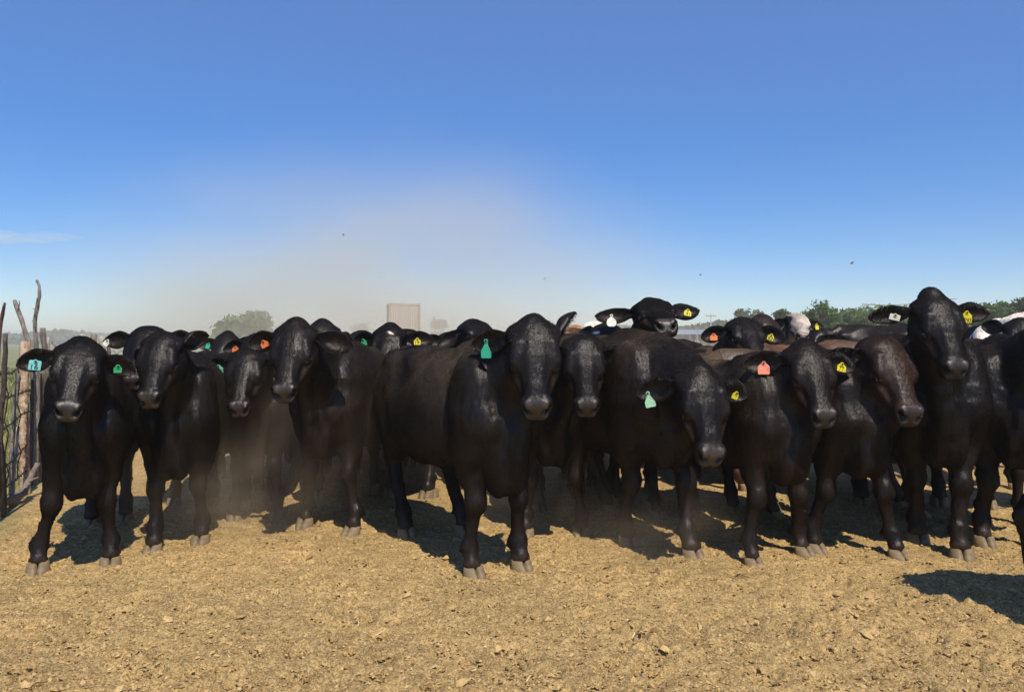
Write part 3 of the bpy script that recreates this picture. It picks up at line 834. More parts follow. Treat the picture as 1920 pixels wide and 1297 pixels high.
grass = g.ramp(g.noise(gm.outputs[0], 6, 6, .65), [(.3, (.155, .165, .062)), (.5, (.215, .215, .085)), (.7, (.29, .265, .12))])
grass = g.mix(grass, g.ramp(g.noise(P_, 9, 4, .7), [(.3, (.75, .78, .7)), (.7, (1.15, 1.15, 1.1))]), .8, 'MULTIPLY')
hh = g.math('ADD', g.math('MULTIPLY', n2, .7), g.math('MULTIPLY', n3, .5))
g.bsdf(g.mix(dirt, grass, fa.outputs['Fac']), .92, g.bump(hh, 1.0, .016), .2)
me = mesh_from_np('ground', V, Q, [g.m], {'field': fmask})
gr = link('ground', me); gr['kind'] = 'structure'
MAT['dirt'] = g.m

# loose clods and flakes of trodden dung lying on the dirt
rs = np.random.RandomState(5)
def scatter(n, size, sx, flat, name, label, mat, ymax=7.5, ymin=2.85):
    u = rs.rand(n); y = 1/(1/ymin - u*(1/ymin - 1/ymax)); x = (rs.rand(n)*2 - 1)*(y*.70 + .25)
    ok = field_side(x, y) < -.1; x, y = x[ok], y[ok]; n = len(x)
    z = ground_h(x, y)
    base = np.array([(1, 0, 0), (.35, .9, .1), (-.75, .55, 0), (-.8, -.55, .05), (.3, -.95, 0), (.25, .1, .8), (-.35, -.1, .7), (0, 0, -.6)])
    tri = np.array([(0, 1, 5), (1, 2, 6), (1, 6, 5), (2, 3, 6), (3, 4, 6), (4, 5, 6), (4, 0, 5), (1, 0, 7), (2, 1, 7), (3, 2, 7), (4, 3, 7), (0, 4, 7)])
    s = size*np.clip(np.exp(rs.randn(n)*.45), .4, 2.2); a = rs.rand(n)*6.28
    B = base[None]*(1 + .35*rs.randn(n, 8, 1)*.7 + .25*rs.randn(n, 8, 3)*.5)
    B = B*np.stack([s*sx, s, s*flat], 1)[:, None, :]
    t = rs.randn(n)*.35
    ca, sa = np.cos(a)[:, None], np.sin(a)[:, None]
    Bz = B[:, :, 2] + B[:, :, 0]*np.sin(t)[:, None]
    X = B[:, :, 0]*ca - B[:, :, 1]*sa; Y = B[:, :, 0]*sa + B[:, :, 1]*ca
    V = np.stack([X + x[:, None], Y + y[:, None], Bz + (z + s*flat*.25)[:, None]], 2).reshape(-1, 3)
    Q = (tri[None] + (np.arange(n)*8)[:, None, None]).reshape(-1, 3)
    tone = np.repeat(rs.rand(n), 8)
    o = link(name, mesh_from_np(name, V, Q, [mat], {'tone': tone}, smooth=False)); o['kind'] = 'stuff'; o['label'] = label; o['category'] = 'dirt'
def crumb_mat(name, stops):
    g = N(name); a = g.n('ShaderNodeAttribute'); a.attribute_name = 'tone'; tc = g.n('ShaderNodeTexCoord')
    c = g.mix(g.ramp(a.outputs['Fac'], stops), g.ramp(g.noise(tc.outputs['Object'], 120, 3), [(.3, (.7, .7, .7)), (.7, (1.2, 1.2, 1.2))]), .9, 'MULTIPLY')
    g.bsdf(c, .95, None, .15); return g.m
m_cl = crumb_mat('clod', [(0, (.20, .125, .05)), (.5, (.40, .262, .105)), (1, (.56, .385, .165))])
m_st = crumb_mat('straw', [(0, (.28, .20, .09)), (.6, (.48, .36, .17)), (1, (.66, .54, .30))])
scatter(18000, .0053, 1.25, .9, 'dirt_crumbs', 'loose brown crumbs of trodden dung all over the pen floor', m_cl)
scatter(420, .0125, 1.2, .9, 'dirt_clods', 'bigger dry brown clods lying about on the pen floor', m_cl)
scatter(5500, .0025, 4.0, .5, 'straw_litter', 'pale straw flecks trodden into the pen floor', m_st, 6.0)

# grass beyond the fence
n = 26000
y = 5.6 + (rs.rand(n)**1.7)*30; x = -4.2 - .42*(y - 6.1) - rs.rand(n)*(2.5 + y*.45)
ok = field_side(x, y) > .12; x, y = x[ok], y[ok]; n = len(x)
hgt = (.05 + .12*rs.rand(n))*(1 + y*.03); wd = .004 + .0012*y; a = rs.rand(n)*6.28
dx, dy = np.cos(a), np.sin(a); lx = rs.randn(n)*.5*hgt; ly = rs.randn(n)*.5*hgt
V = np.stack([np.stack([x - dx*wd, y - dy*wd, 0*x - .03], 1), np.stack([x + dx*wd, y + dy*wd, 0*x - .03], 1), np.stack([x + lx, y + ly, hgt], 1)], 1).reshape(-1, 3)
m_gr = crumb_mat('dry_grass', [(0, (.13, .15, .045)), (.5, (.22, .215, .08)), (1, (.34, .30, .14))])
o = link('grass', mesh_from_np('grass', V, np.arange(3*n).reshape(-1, 3), [m_gr], {'tone': np.repeat(rs.rand(n), 3)}, smooth=False))
o['kind'] = 'stuff'; o['label'] = 'short pale green grass growing in the field beyond the stick fence'; o['category'] = 'grass'

# ------------------------------------------------------------------ fence of rough branches and barbed wire
def wood(name, stops, sc_=(14, 14, 2.2), spots=None):
    g = N(name); tc = g.n('ShaderNodeTexCoord'); mp = g.n('ShaderNodeMapping'); mp.inputs['Scale'].default_value = sc_; g.l(tc.outputs['Object'], mp.inputs['Vector'])
    a = g.noise(mp.outputs[0], 3.2, 6, .7); c = g.ramp(a, stops)
    if spots:
        c = g.mix(c, spots, g.ramp(g.noise(tc.outputs['Object'], 17, 3, .6), [(.50, (0, 0, 0)), (.60, (.9, .9, .9))]))
    g.bsdf(c, .9, g.bump(a, .9, .012), .2); return g.m
W_GREY = wood('grey_wood', [(.3, (.09, .072, .06)), (.55, (.23, .185, .15)), (.75, (.42, .36, .30))])
W_DARK = wood('dark_bark', [(.3, (.05, .038, .032)), (.55, (.13, .098, .08)), (.75, (.25, .20, .165))])
W_PALE = wood('pale_wood', [(.3, (.24, .20, .155)), (.55, (.42, .36, .28)), (.75, (.56, .50, .42))])
W_FLAKY = wood('flaky_bark', [(.3, (.12, .07, .04)), (.5, (.34, .215, .125)), (.75, (.50, .36, .24))], (10, 10, 6), (.52, .38, .26))
W_RED = wood('reddish_bark', [(.3, (.10, .045, .035)), (.55, (.22, .11, .085)), (.75, (.34, .20, .16))])
def stick(pts, r0, r1, seed=0, n=9, knots=.25, sub=5):
    """a crooked branch as tube rings"""
    rng = random.Random(seed); P = []; Rr = []
    pts = [np.asarray(p, float) for p in pts]; m = len(pts) - 1
    for i in range(m*sub + 1):
        t = i/sub; k = min(int(t), m-1); f = t - k
        p0 = pts[max(k-1, 0)]; p1 = pts[k]; p2 = pts[k+1]; p3 = pts[min(k+2, m)]
        p = .5*((2*p1) + (-p0 + p2)*f + (2*p0 - 5*p1 + 4*p2 - p3)*f*f + (-p0 + 3*p1 - 3*p2 + p3)*f**3)
        P.append(p + np.array([rng.uniform(-1, 1), rng.uniform(-1, 1), 0])*r0*.14)
        Rr.append((r0 + (r1 - r0)*i/(m*sub))*(1 + rng.uniform(-knots, knots)*.6))
    return P, Rr
def post(name, label, pts, r0, r1, mat, seed, twigs=(), cat='fence post', group='rough posts of the stick fence', part='shaft'):
    b = np.asarray(pts[0], float); e = bpy.data.objects.new(name, None); COL.objects.link(e); e.location = b
    e['label'] = label; e['category'] = cat; e['group'] = group
    P, Rr = stick([np.asarray(p) - b for p in pts], r0, r1, seed); mb = MB(); mb.tube(P, Rr, 9)
    o = mb.obj(part, mat, e)
    for tw in twigs:
        q = np.asarray(tw[0]) - b; w = np.asarray(tw[1]) - b
        Pt, Rt = stick([q, (q + w)/2 + (.01, 0, .01), w], tw[2], tw[2]*.5, seed + 3); mb = MB(); mb.tube(Pt, Rt, 6); mb.obj('twig', mat, e)
    return e
def fpt(u, v, Y): return px(u, v, Y)
def fy(u0, t=0):   # depth on the fence line seen at pixel column u0
    k = (u0 - CX)/FPX; A = FENCE_P; D = FENCE_D
    s = (k*A[1] - A[0])/(D[0] - k*D[1]); return A[1] + s*D[1]
def fence_stick(lab, chain, r0, r1, mat, seed, twigs=(), dY=0.0):
    Y = fy(chain[0][0]) + dY
    pts = [px(u, v, Y + .10*i*math.sin(seed)) for i, (u, v) in enumerate(chain)]
    if chain[0][1] > 800: pts[0][2] = -.12
    tw = [(px(a, b_, Y), px(c, d, Y - .02), r) for a, b_, c, d, r in twigs]
    return post('fence_post', lab, pts, r0*.88, r1*.88, mat, seed, tw)
fence_stick('thick fence post of flaky orange bark sawn off at the top', [(48, 905), (44, 800), (46, 720), (48, 642)], .056, .050, W_FLAKY, 1)
fence_stick('grey forked branch leaning left over the flaky post', [(72, 880), (76, 800), (66, 690), (50, 630), (27, 563)], .034, .022, W_GREY, 2, [(33, 583, 36, 563, .008)])
fence_stick('tallest crooked grey branch with a bent tip', [(66, 890), (70, 760), (68, 660), (66, 600), (74, 548), (69, 525)], .030, .014, W_GREY, 3, [(67, 590, 62, 578, .007), (66, 615, 60, 601, .006), (69, 565, 68, 560, .006)])
fence_stick('thin reddish branch slanting off at the frame edge', [(-14, 930), (-8, 760), (0, 620), (9, 568)], .020, .012, W_RED, 4)
fence_stick('short dark stick standing left of the flaky post', [(4, 955), (0, 830), (6, 730), (11, 626)], .026, .020, W_DARK, 5)
fence_stick('bent dark stick with its foot in the dirt near the frame edge', [(8, 962), (6, 880), (-2, 800), (-12, 720)], .024, .018, W_DARK, 6)
fence_stick('slim brown stick wired between the dark stick and flaky post', [(21, 945), (22, 880), (26, 790), (33, 700)], .024, .018, W_GREY, 7)
fence_stick('bare white stick showing behind the slim brown stick', [(22, 935), (28, 870), (34, 800)], .016, .014, W_PALE, 8, dY=.1)
fence_stick('dark slender stick right behind the flaky post', [(57, 900), (60, 800), (62, 715), (60, 690)], .030, .022, W_DARK, 9, dY=.25)
fence_stick('stubby dark stick close to the black cow with cyan tag', [(64, 890), (76, 790), (80, 700)], .026, .020, W_DARK, 10, dY=.35)
fence_stick('grey weathered post with a bleached cut top', [(92, 900), (92, 760), (88, 700), (80, 615)], .040, .033, W_GREY, 11, dY=.3)
fence_stick('bleached white stick touching the grey weathered post', [(96, 900), (94, 740), (90, 632)], .022, .020, W_PALE, 12, dY=.6)
fence_stick('thin grey stick leaning left over open grass', [(125, 760), (112, 668), (97, 641)], .024, .016, W_GREY, 13)
e = post('fallen_branch', 'grey forked branch lying along the foot of the fence', [px(14, 935, 6.45) + (0, -.1, -.03), px(40, 925, 6.7), px(55, 900, 6.9), px(70, 868, 7.0)], .035, .020, W_GREY, 21, [(px(50, 905, 6.85), px(72, 895, 6.9), .014)], 'branch', None, 'stem')
del e['group']
# posts farther along, tops over the cattle
for i, (u, vt, m, rr, lab) in enumerate([(154, 626, W_PALE, .050, 'pale post at the near end of the far fence run'), (160, 632, W_GREY, .030, 'slim grey stick beside the pale post of the far run'),
        (168, 636, W_PALE, .028, 'bent bleached stick third along the far run'), (176, 627, W_GREY, .050, 'sturdy grey post fourth along the far run'),
        (192, 630, W_PALE, .060, 'square topped pale post left of the white-marked ear'), (203, 640, W_DARK, .040, 'low dark stick under the white-marked ear'),
        (342, 624, W_PALE, .06, 'whitish post right of the raised black ear'), (350, 630, W_GREY, .05, 'tilted grey stick right of the whitish post'), (369, 622, W_PALE, .05, 'thin pale stake in front of the dusty tree edge'),
        (467, 613, W_PALE, .05, 'lone pale stake standing in front of the dusty tree')]):
    Y = min(fy(u), 33) if u < 300 else 38 + .2*i
    t = px(u, vt, Y); b_ = np.array([px(u + (4 if i % 2 else -2), vt, Y)[0], Y, -.1])
    post('fence_post', lab, [b_, (b_ + t)/2 + (.02, 0, 0), t], rr*1.1, rr*.85, m, 40 + i)
# barbed wires, with their twisted barbs
M_WIRE = N('rusty_wire'); M_WIRE.bsdf((.035, .025, .022), .6, None, .4); M_WIRE = M_WIRE.m
def fence_xy(s): p = FENCE_P + FENCE_D*s; return p
rng = random.Random(3)
for lab, zz in (('topmost barbed wire of the stick fence', 1.18), ('second barbed wire from the top of the stick fence', .95), ('third barbed wire from the top of the stick fence', .70), ('fourth barbed wire from the top, low on the fence', .43), ('lowest barbed wire of the stick fence near the dirt', .20)):
    e = bpy.data.objects.new('barbed_wire', None); COL.objects.link(e); e.location = (FENCE_P[0], FENCE_P[1], zz); e['label'] = lab; e['category'] = 'wire'; e['group'] = 'barbed wires of the stick fence'
    pts = []
    for i in range(91):
        s = -4 + i*.25; p = fence_xy(s); pts.append(np.array([p[0], p[1], zz + .03*math.sin(s*1.7 + zz*9) - .02*math.sin(s*4.1)]) - np.array(e.location))
    mb = MB(); mb.tube(pts, .0058, 5); mb.obj('strand', M_WIRE, e)
    mb = MB()
    for i in range(0, 60):
        f = i*.13; k = int(f/.25); p = pts[min(k + 10, 89)]*(1 - (f/.25 - k)) + pts[min(k + 11, 90)]*(f/.25 - k)
        for q in range(3):
            d = norm((rng.uniform(-1, 1), rng.uniform(-1, 1), rng.uniform(-1, 1)))*.022
            mb.tube([p - d, p + d], [.003, .0022], 4)
    o = mb.obj('barbs', M_WIRE, e); o['kind'] = 'stuff'
for lab, u in (('twisted upright wire stay nearest the frame edge', 12), ('twisted upright wire stay between slim stick and flaky post', 35), ('twisted upright wire stay behind the flaky post', 60)):
    Y = fy(u); b_ = px(u, 640, Y)
    mb = MB(); mb.tube([np.array([b_[0] + .02*math.sin(k*2.2 + u), Y, .2 + k*.11]) for k in range(10)], .005, 5)
    o = mb.obj('wire_stay', M_WIRE); o['label'] = lab; o['category'] = 'wire'; o['group'] = 'upright stays of the stick fence'

# ------------------------------------------------------------------ trees
def leaf_mat(name, c0, c1):
    g = N(name); a = g.n('ShaderNodeAttribute'); a.attribute_name = 'tone'
    b = g.bsdf(g.ramp(a.outputs['Fac'], [(0, c0), (1, c1)]), .6, None, .3)
    tr = g.n('ShaderNodeBsdfTranslucent'); g.l(g.ramp(a.outputs['Fac'], [(0, c0), (1, c1)]), tr.inputs['Color'])
    mx = g.n('ShaderNodeMixShader'); mx.inputs[0].default_value = .25; g.l(b.outputs[0], mx.inputs[1]); g.l(tr.outputs[0], mx.inputs[2]); g.l(mx.outputs[0], g.out.inputs['Surface'])
    return g.m
L_DARK = leaf_mat('dark_leaves', (.040, .082, .020), (.115, .185, .045))
L_MID = leaf_mat('mid_leaves', (.066, .120, .030), (.17, .235, .060))
L_OLIVE = leaf_mat('olive_leaves', (.075, .092, .035), (.17, .18, .075))
def tree(label, base, h, w, mat, seed, leaves=2600, loose=0.0, clumps=16, group='trees beyond the herd', leaf=.20, trunk=.25, name='tree', crown0=.25):
    rng = np.random.RandomState(seed); r = random.Random(seed)
    e = bpy.data.objects.new(name, None); COL.objects.link(e); e.location = (base[0], base[1], 0); e['label'] = label; e['category'] = 'tree'; e['group'] = group
    mb = MB(); P, Rr = stick([(0, 0, -.2), (r.uniform(-.1, .1)*w, 0, h*.25), (r.uniform(-.15, .15)*w*.5, 0, h*.55)], trunk, trunk*.45, seed); mb.tube(P, Rr, 9)
    cl = []
    for i in range(clumps):
        a = r.uniform(0, 6.28); zz = r.uniform(crown0, .92); rad = math.sqrt(r.random())*(1 - .55*abs(zz - .52)/.5)*.5*w
        c = np.array([rad*math.cos(a), rad*math.sin(a), zz*h]); cl.append((c, w*r.uniform(.10, .20)*(1.0 if loose < .5 else .75), h*r.uniform(.07, .13)))
        f = r.uniform(.3, .9); s0 = np.array(P[int(f*(len(P)-1))])
        Pl, Rl = stick([s0, s0*.5 + c*.5 + (0, 0, -.03*h), c], trunk*.33, trunk*.07, seed + i, sub=3); mb.tube(Pl, Rl, 6)
    o = mb.obj('trunk', W_GREY, e)
    k = rng.randint(0, len(cl), leaves)
    C = np.array([c[0] for c in cl])[k]; S = np.array([[c[1], c[1], c[2]] for c in cl])[k]
    d = rng.randn(leaves, 3); d /= np.linalg.norm(d, axis=1)[:, None]; rr = rng.rand(leaves)**.45
    p = C + d*S*rr[:, None]*(1 + .5*rng.rand(leaves)**4)[:, None]
    sz = leaf*np.exp(rng.randn(leaves)*.35)
    u_ = rng.randn(leaves, 3); u_ /= np.linalg.norm(u_, axis=1)[:, None]; v_ = np.cross(u_, rng.randn(leaves, 3)); v_ /= np.linalg.norm(v_, axis=1)[:, None]
    V = np.stack([p - u_*sz[:, None], p + v_*(sz*.45)[:, None], p + u_*sz[:, None], p - v_*(sz*.45)[:, None]], 1).reshape(-1, 3)
    tone = np.clip(.5 + .22*rng.randn(len(cl))[k] + .2*rng.randn(leaves), 0, 1)
    link('crown', mesh_from_np('crown', V, np.arange(4*leaves).reshape(-1, 4), [mat], {'tone': np.repeat(tone, 4)}, smooth=False), e)
    return e
def ptree(lab, u0, u1, vtop, Y, mat, seed, **kw):
    X = ((u0 + u1)/2 - CX)/FPX*Y; h = CAMZ + (HORV - vtop)/FPX*Y; w = (u1 - u0)/FPX*Y
    return tree(lab, (X, Y), h, w*1.08, mat, seed, **kw)
ptree('broad hazy tree seen through the dust at left', 385, 525, 581, 33, L_MID, 1, leaves=5200, clumps=30, group='trees lost in the dust', leaf=.13, crown0=.15)
ptree('faint rounded bush in the dust right of the wire cage', 802, 862, 601, 75, L_OLIVE, 2, leaves=2200, group='trees lost in the dust', leaf=.15, crown0=.1)
ptree('faint bush in the dust left of the wire cage', 655, 695, 606, 78, L_OLIVE, 3, leaves=1400, group='trees lost in the dust', leaf=.15, crown0=.1)
ptree('rounded grey-green tree above the black cow with salmon and yellow tags', 1360, 1440, 577, 95, L_OLIVE, 4, leaves=4200, clumps=24, leaf=.20, crown0=.12)
ptree('dark low tree left of the white-faced cow', 1442, 1488, 580, 80, L_DARK, 5, leaves=2600, leaf=.17, crown0=.1)
ptree('tall loose tree with see-through crown right of the white-faced cow', 1492, 1580, 560, 55, L_MID, 6, leaves=5200, loose=1, clumps=34, leaf=.10, crown0=.12)
for i, (u0, u1, vt, Y, m, lab) in enumerate([(1570, 1634, 582, 72, L_DARK, 'dark dense tree first right of the loose tree'), (1615, 1672, 575, 68, L_MID, 'bright green rounded tree second right of the loose tree'),
        (1655, 1708, 576, 64, L_MID, 'leafy green tree just left of the tall knobbed cow'), (1700, 1790, 578, 66, L_DARK, 'green tree mostly behind the head of the tall knobbed cow'),
        (1786, 1830, 571, 62, L_MID, 'small green tree right of the knobbed head'), (1816, 1868, 567, 60, L_DARK, 'dark green tree above the yellow 0783 tag'),
        (1850, 1902, 563, 59, L_MID, 'green tree second from the right frame edge'), (1884, 1962, 553, 56, L_DARK, 'tallest dark green tree at the right frame edge'),
        (1560, 1606, 592, 90, L_MID, 'low green bush between the loose tree and the dark dense tree')]):
    ptree(lab, u0 - 13, u1 + 13, vt, Y, m, 50 + i, leaves=4200, clumps=30, leaf=.14, crown0=.04)
# far wood on the horizon: reads as one mass
def far_wood(name, label, spans, mat, seed):
    rng = np.random.RandomState(seed); Vs = []; tn = []
    for u0, u1, vt, Y, n in spans:
        x = ((u0 + (u1 - u0)*rng.rand(n)) - CX)/FPX*Y; ph = x/Y*60
        h = (CAMZ + (HORV - vt)/FPX*Y)*(.72 + .28*np.abs(np.sin(ph*1.3 + seed)*np.cos(ph*.37)))
        z = h*rng.rand(n)**.7; y = Y + rng.randn(n)*6; s = Y*.0032*np.exp(rng.randn(n)*.3)
        p = np.stack([x, y, z], 1); u_ = rng.randn(n, 3); u_ /= np.linalg.norm(u_, axis=1)[:, None]; v_ = np.cross(u_, rng.randn(n, 3)); v_ /= np.linalg.norm(v_, axis=1)[:, None]
        Vs.append(np.stack([p - u_*s[:, None], p + v_*(s*.7)[:, None], p + u_*s[:, None], p - v_*(s*.7)[:, None]], 1).reshape(-1, 3)); tn.append(np.repeat(rng.rand(n), 4))
    V = np.concatenate(Vs); o = link(name, mesh_from_np(name, V, np.arange(len(V)).reshape(-1, 4), [mat], {'tone': np.concatenate(tn)}, smooth=False))
    o['kind'] = 'stuff'; o['label'] = label; o['category'] = 'trees'
far_wood('far_woods', 'low hazy line of woods along the horizon behind the herd', [(-90, 330, 625, 420, 9000), (60, 140, 620, 380, 1500), (300, 1010, 630, 420, 7000), (1010, 1260, 612, 300, 6000), (1240, 1380, 603, 240, 4000), (1360, 1990, 598, 160, 12000)], L_OLIVE, 3)
far_wood('leafy_hedge', 'continuous green band of foliage behind the trees at the right', [(1566, 1990, 577, 84, 15000)], L_MID, 5)

# ------------------------------------------------------------------ things far behind the herd
M_RUST = N('rusty_steel'); M_RUST.bsdf((.40, .31, .24), .7, None, .4); M_RUST = M_RUST.m
M_MESH = N('galvanised_mesh'); M_MESH.bsdf((.50, .42, .33), .6, None, .4); M_MESH = M_MESH.m
def cage():
    Y = 31.0; e = bpy.data.objects.new('wire_mesh_cage', None); COL.objects.link(e)
    x0 = (722 - CX)/FPX*Y; x1 = (787 - CX)/FPX*Y; top = CAMZ + (HORV - 569)/FPX*Y; w = x1 - x0; dep = 1.6
    e.location = (x0, Y, 0); e['label'] = 'tall open-topped wire mesh cage standing in the dust'; e['category'] = 'cage'
    skew = .42
    C = [np.array(p) for p in ((0, .55), (w*.20, -.6), (w, 0), (w*.86, 1.3))]
    for c in C:
        mb = MB(); mb.box((c[0], c[1], top/2), (.024, .024, top/2)); mb.obj('corner_post', M_RUST, e, False)
    for a, b_ in ((0, 1), (1, 2), (2, 3), (3, 0)):
        A, B = C[a], C[b_]; L = np.linalg.norm(B - A); d = (B - A)/L
        mb = MB()
        for z in (.6, 1.6, top - .04): mb = MB(); mb.tube([(A[0], A[1], z), (B[0], B[1], z)], .026, 6); mb.obj('rail', M_RUST, e)
        mb = MB()
        for z in np.arange(.65, top - .12, .085): mb.tube([(A[0], A[1], z), (B[0], B[1], z)], .014, 4, caps=False)
        for s in np.arange(.06, L, .10): p = A + d*s; mb.tube([(p[0], p[1], .6), (p[0], p[1], top - .12)], .013, 4, caps=False)
        for s in (.33, .66): p = A + d*L*s; mb.tube([(p[0], p[1], .5), (p[0], p[1], top)], .022, 5, caps=False)
        mb.obj('mesh_panel', M_MESH, e)
cage()
M_CONC = N('pole_concrete'); M_CONC.bsdf((.42, .38, .33), .8); M_CONC = M_CONC.m
def pole(label, u, vt, Y, arm, zarm):
    h = CAMZ + (HORV - vt)/FPX*Y; e = bpy.data.objects.new('utility_pole', None); COL.objects.link(e); e.location = ((u - CX)/FPX*Y, Y, 0)
    e['label'] = label; e['category'] = 'utility pole'; e['group'] = 'utility poles on the horizon'
    mb = MB(); mb.tube([(0, 0, -.3), (0, 0, h*.5), (0, 0, h)], [.19, .15, .10], 8); mb.obj('shaft', M_CONC, e)
    for z in zarm:
        mb = MB(); mb.box((0, -.16, h*z), (arm, .06, .07)); mb.obj('crossarm', W_GREY, e, False)
        for sx in (-.85, -.45, .45, .85):
            mb = MB(); mb.tube([(sx*arm, -.16, h*z + .07), (sx*arm, -.16, h*z + .30)], .06, 6); mb.obj('insulator', M_CONC, e)
    return e
pole('pale utility pole with crossarm over the hazy woods', 1333, 586, 190, 1.3, (.90,))
pole('small distant utility pole with two crossarms above the green trees', 1628, 570, 170, 1.5, (.99, .90))
mb = MB()
for dy in (-.9, 0, .9):
    A = px(1628, 571, 170); B = px(1560, 582, 215); pts = [A*(1-t) + B*t + (dy*.6, 0, -2.0*t*(1-t)) for t in np.linspace(0, 1, 9)]; mb.tube(pts, .03, 4)
    B = px(1790, 560, 150); pts = [A*(1-t) + B*t + (dy*.6, 0, -2.0*t*(1-t)) for t in np.linspace(0, 1, 9)]; mb.tube(pts, .03, 4)
o = mb.obj('power_line', M_WIRE); o['label'] = 'thin power lines running to the small distant utility pole'; o['category'] = 'wires'
def shed():
    Y = 120.0; e = bpy.data.objects.new('long_shed', None); COL.objects.link(e); x0 = (1262 - CX)/FPX*Y; x1 = (1352 - CX)/FPX*Y
    e.location = (x0, Y, 0); e['label'] = 'long low shed with grey metal roof in the distance'; e['category'] = 'shed'
    zr = CAMZ + (HORV - 617)/FPX*Y; ze = CAMZ + (HORV - 626)/FPX*Y; L = x1 - x0
    m = N('grey_roof'); m.bsdf((.30, .33, .37), .45, None, .5); mb = MB()
    mb.add([(-.3, -.4, ze), (L, -.4, ze), (L, 6, zr), (-.3, 6, zr), (-.3, -.4, ze - .08), (L, -.4, ze - .08), (L, 6, zr - .08), (-.3, 6, zr - .08)], [(0, 1, 2, 3), (7, 6, 5, 4), (0, 4, 5, 1), (1, 5, 6, 2), (2, 6, 7, 3), (3, 7, 4, 0)])
    for i in range(14): mb.box((L*i/14 + .2, 2.8, (ze + zr)/2 + .02), (.03, 3.2, .02), [[1, 0, 0], [0, math.cos(math.atan2(zr - ze, 6.4)), math.sin(math.atan2(zr - ze, 6.4))], [0, -math.sin(math.atan2(zr - ze, 6.4)), math.cos(math.atan2(zr - ze, 6.4))]])
    mb.obj('roof', m.m, e, False)
    m = N('shed_wall'); m.bsdf((.30, .25, .19), .9); mb = MB(); mb.box((L/2 - .1, 2.8, ze/2 - .1), (L/2 - .3, 2.6, ze/2)); mb.obj('wall', m.m, e, False)
    for i in range(7):
        mb = MB(); mb.box((L*(i + .3)/7, -.3, ze/2 - .05), (.08, .08, ze/2)); mb.obj('roof_post', W_GREY, e, False)
shed()
rng = random.Random(11)
e = bpy.data.objects.new('pen_fence', None); COL.objects.link(e); e.location = (17, 48, 0); e['label'] = 'far pen fence of pale sticks and rails under the long shed'; e['category'] = 'fence'
for i in range(46):
    u = 1262 + i*11.5 + rng.uniform(-3, 3); Y = 50 + rng.uniform(-.3, .3) - i*.22; p = px(u, 640, Y) - np.array((17, 48, 0)); h = rng.uniform(1.2, 1.75)
    P, Rr = stick([(p[0], p[1], -.1), (p[0] + rng.uniform(-.06, .06), p[1], h*.5), (p[0] + rng.uniform(-.12, .12), p[1], h)], .055, .04, i); mb = MB(); mb.tube(P, Rr, 6); mb.obj('stake', W_PALE if i % 3 else W_GREY, e)
for z in (.5, .95, 1.3):
    mb = MB(); a = px(1255, 640, 50.0) - np.array((17, 48, 0)); b_ = px(1800, 640, 39.6) - np.array((17, 48, 0)); mb.tube([(a[0], a[1], z), ((a[0]+b_[0])/2, (a[1]+b_[1])/2, z - .05), (b_[0], b_[1], z)], .04, 6); mb.obj('rail', W_PALE, e)
post('lamp_post', 'thin pale post with a small lamp head over the far fence', [np.array([px(1308, 640, 60)[0], 60, -.1]), np.array([px(1308, 640, 60)[0], 60, 1.6]), px(1309, 606, 60)], .05, .04, W_PALE, 77, [(px(1309, 608, 60), px(1312, 606, 59.8), .09)], 'lamp post', None); 
# ------------------------------------------------------------------ the herd
def D(a): return math.radians(a)
def std(label, FL, FR, hd, poll, Yh, hyaw, pitch, roll=0, s=1.0, hind=None, ctr=None, shift=(0, 0), **kw):
    """FL, FR: pixels where the cow's left and right forefeet stand; hd: heading (deg); poll: pixel of the top of the head at depth Yh"""
    h = np.array([math.cos(D(hd)), math.sin(D(hd))]); lf = np.array([-h[1], h[0]])
    P = [gpx(*FL) if FL else None, gpx(*FR) if FR else None]
    if ctr is not None: base = np.array(ctr, float)
    elif P[0] is not None and P[1] is not None: base = (P[0] + P[1])/2 - .08*s*h
    elif P[0] is not None: base = P[0] - .165*s*lf - .08*s*h
    else: base = P[1] + .165*s*lf - .08*s*h
    base = base + np.array(shift)
    ft = [p if p is None else tuple(p) for p in P] + [None if not hind or hind[i] is None else tuple(gpx(*hind[i])) for i in (0, 1)]
    return cow(label, base, D(hd), px(poll[0], poll[1], Yh), D(hyaw), D(pitch), D(roll), s=s, feet=ft, **kw)

E = dict
# --- front row, left to right
std('black cow at the left end with cyan number tag, beside the stick fence', (207, 1058), (72, 1068), -66, (152, 640), 4.45, -74, 50, -8, s=1.0, hind=(None, (172, 982)),
    hs=.93, shift=(.06, 0), seed=11, ears=(E(up=-2, back=35, face=50, L=.22), E(up=-14, back=18, face=40, L=.22)), wide=.62, barrel=.82, brisket=-.07, tags=(E(col='green', w=.05, h=.05, at=.45), E(col='cyan', shape='rect', w=.068, h=.062, text='16', at=.52, turn=20, tilt=8)), dust=.1, dewlap=1.5, knob=.1)
std('black cow with flat poll and pricked right-hand ear, second in the front row', (376, 1016), (287, 1033), -83, (302, 626), 4.95, -86, 57, 2, s=1.0,
    hs=.93, brisket=-.03, seed=12, ears=(E(up=38, back=30, face=75, L=.20, roll=1.3), E(up=-25, back=60, face=30, L=.19)), dust=.15, knob=-.4, tuft=.15)
std('dusty black cow with mint tag in its drooping left-hand ear, third in front', (520, 968), (440, 972), -80, (462, 655), 5.75, -84, 53, 4, s=1.0, hs=1.0, seed=13,
    ears=(E(up=-8, back=50), E(up=-6, back=14, face=35, L=.22)), tags=(None, E(col='mint', w=.075, h=.062, at=.42, shape='flag')), dust=.6, knob=-.1)
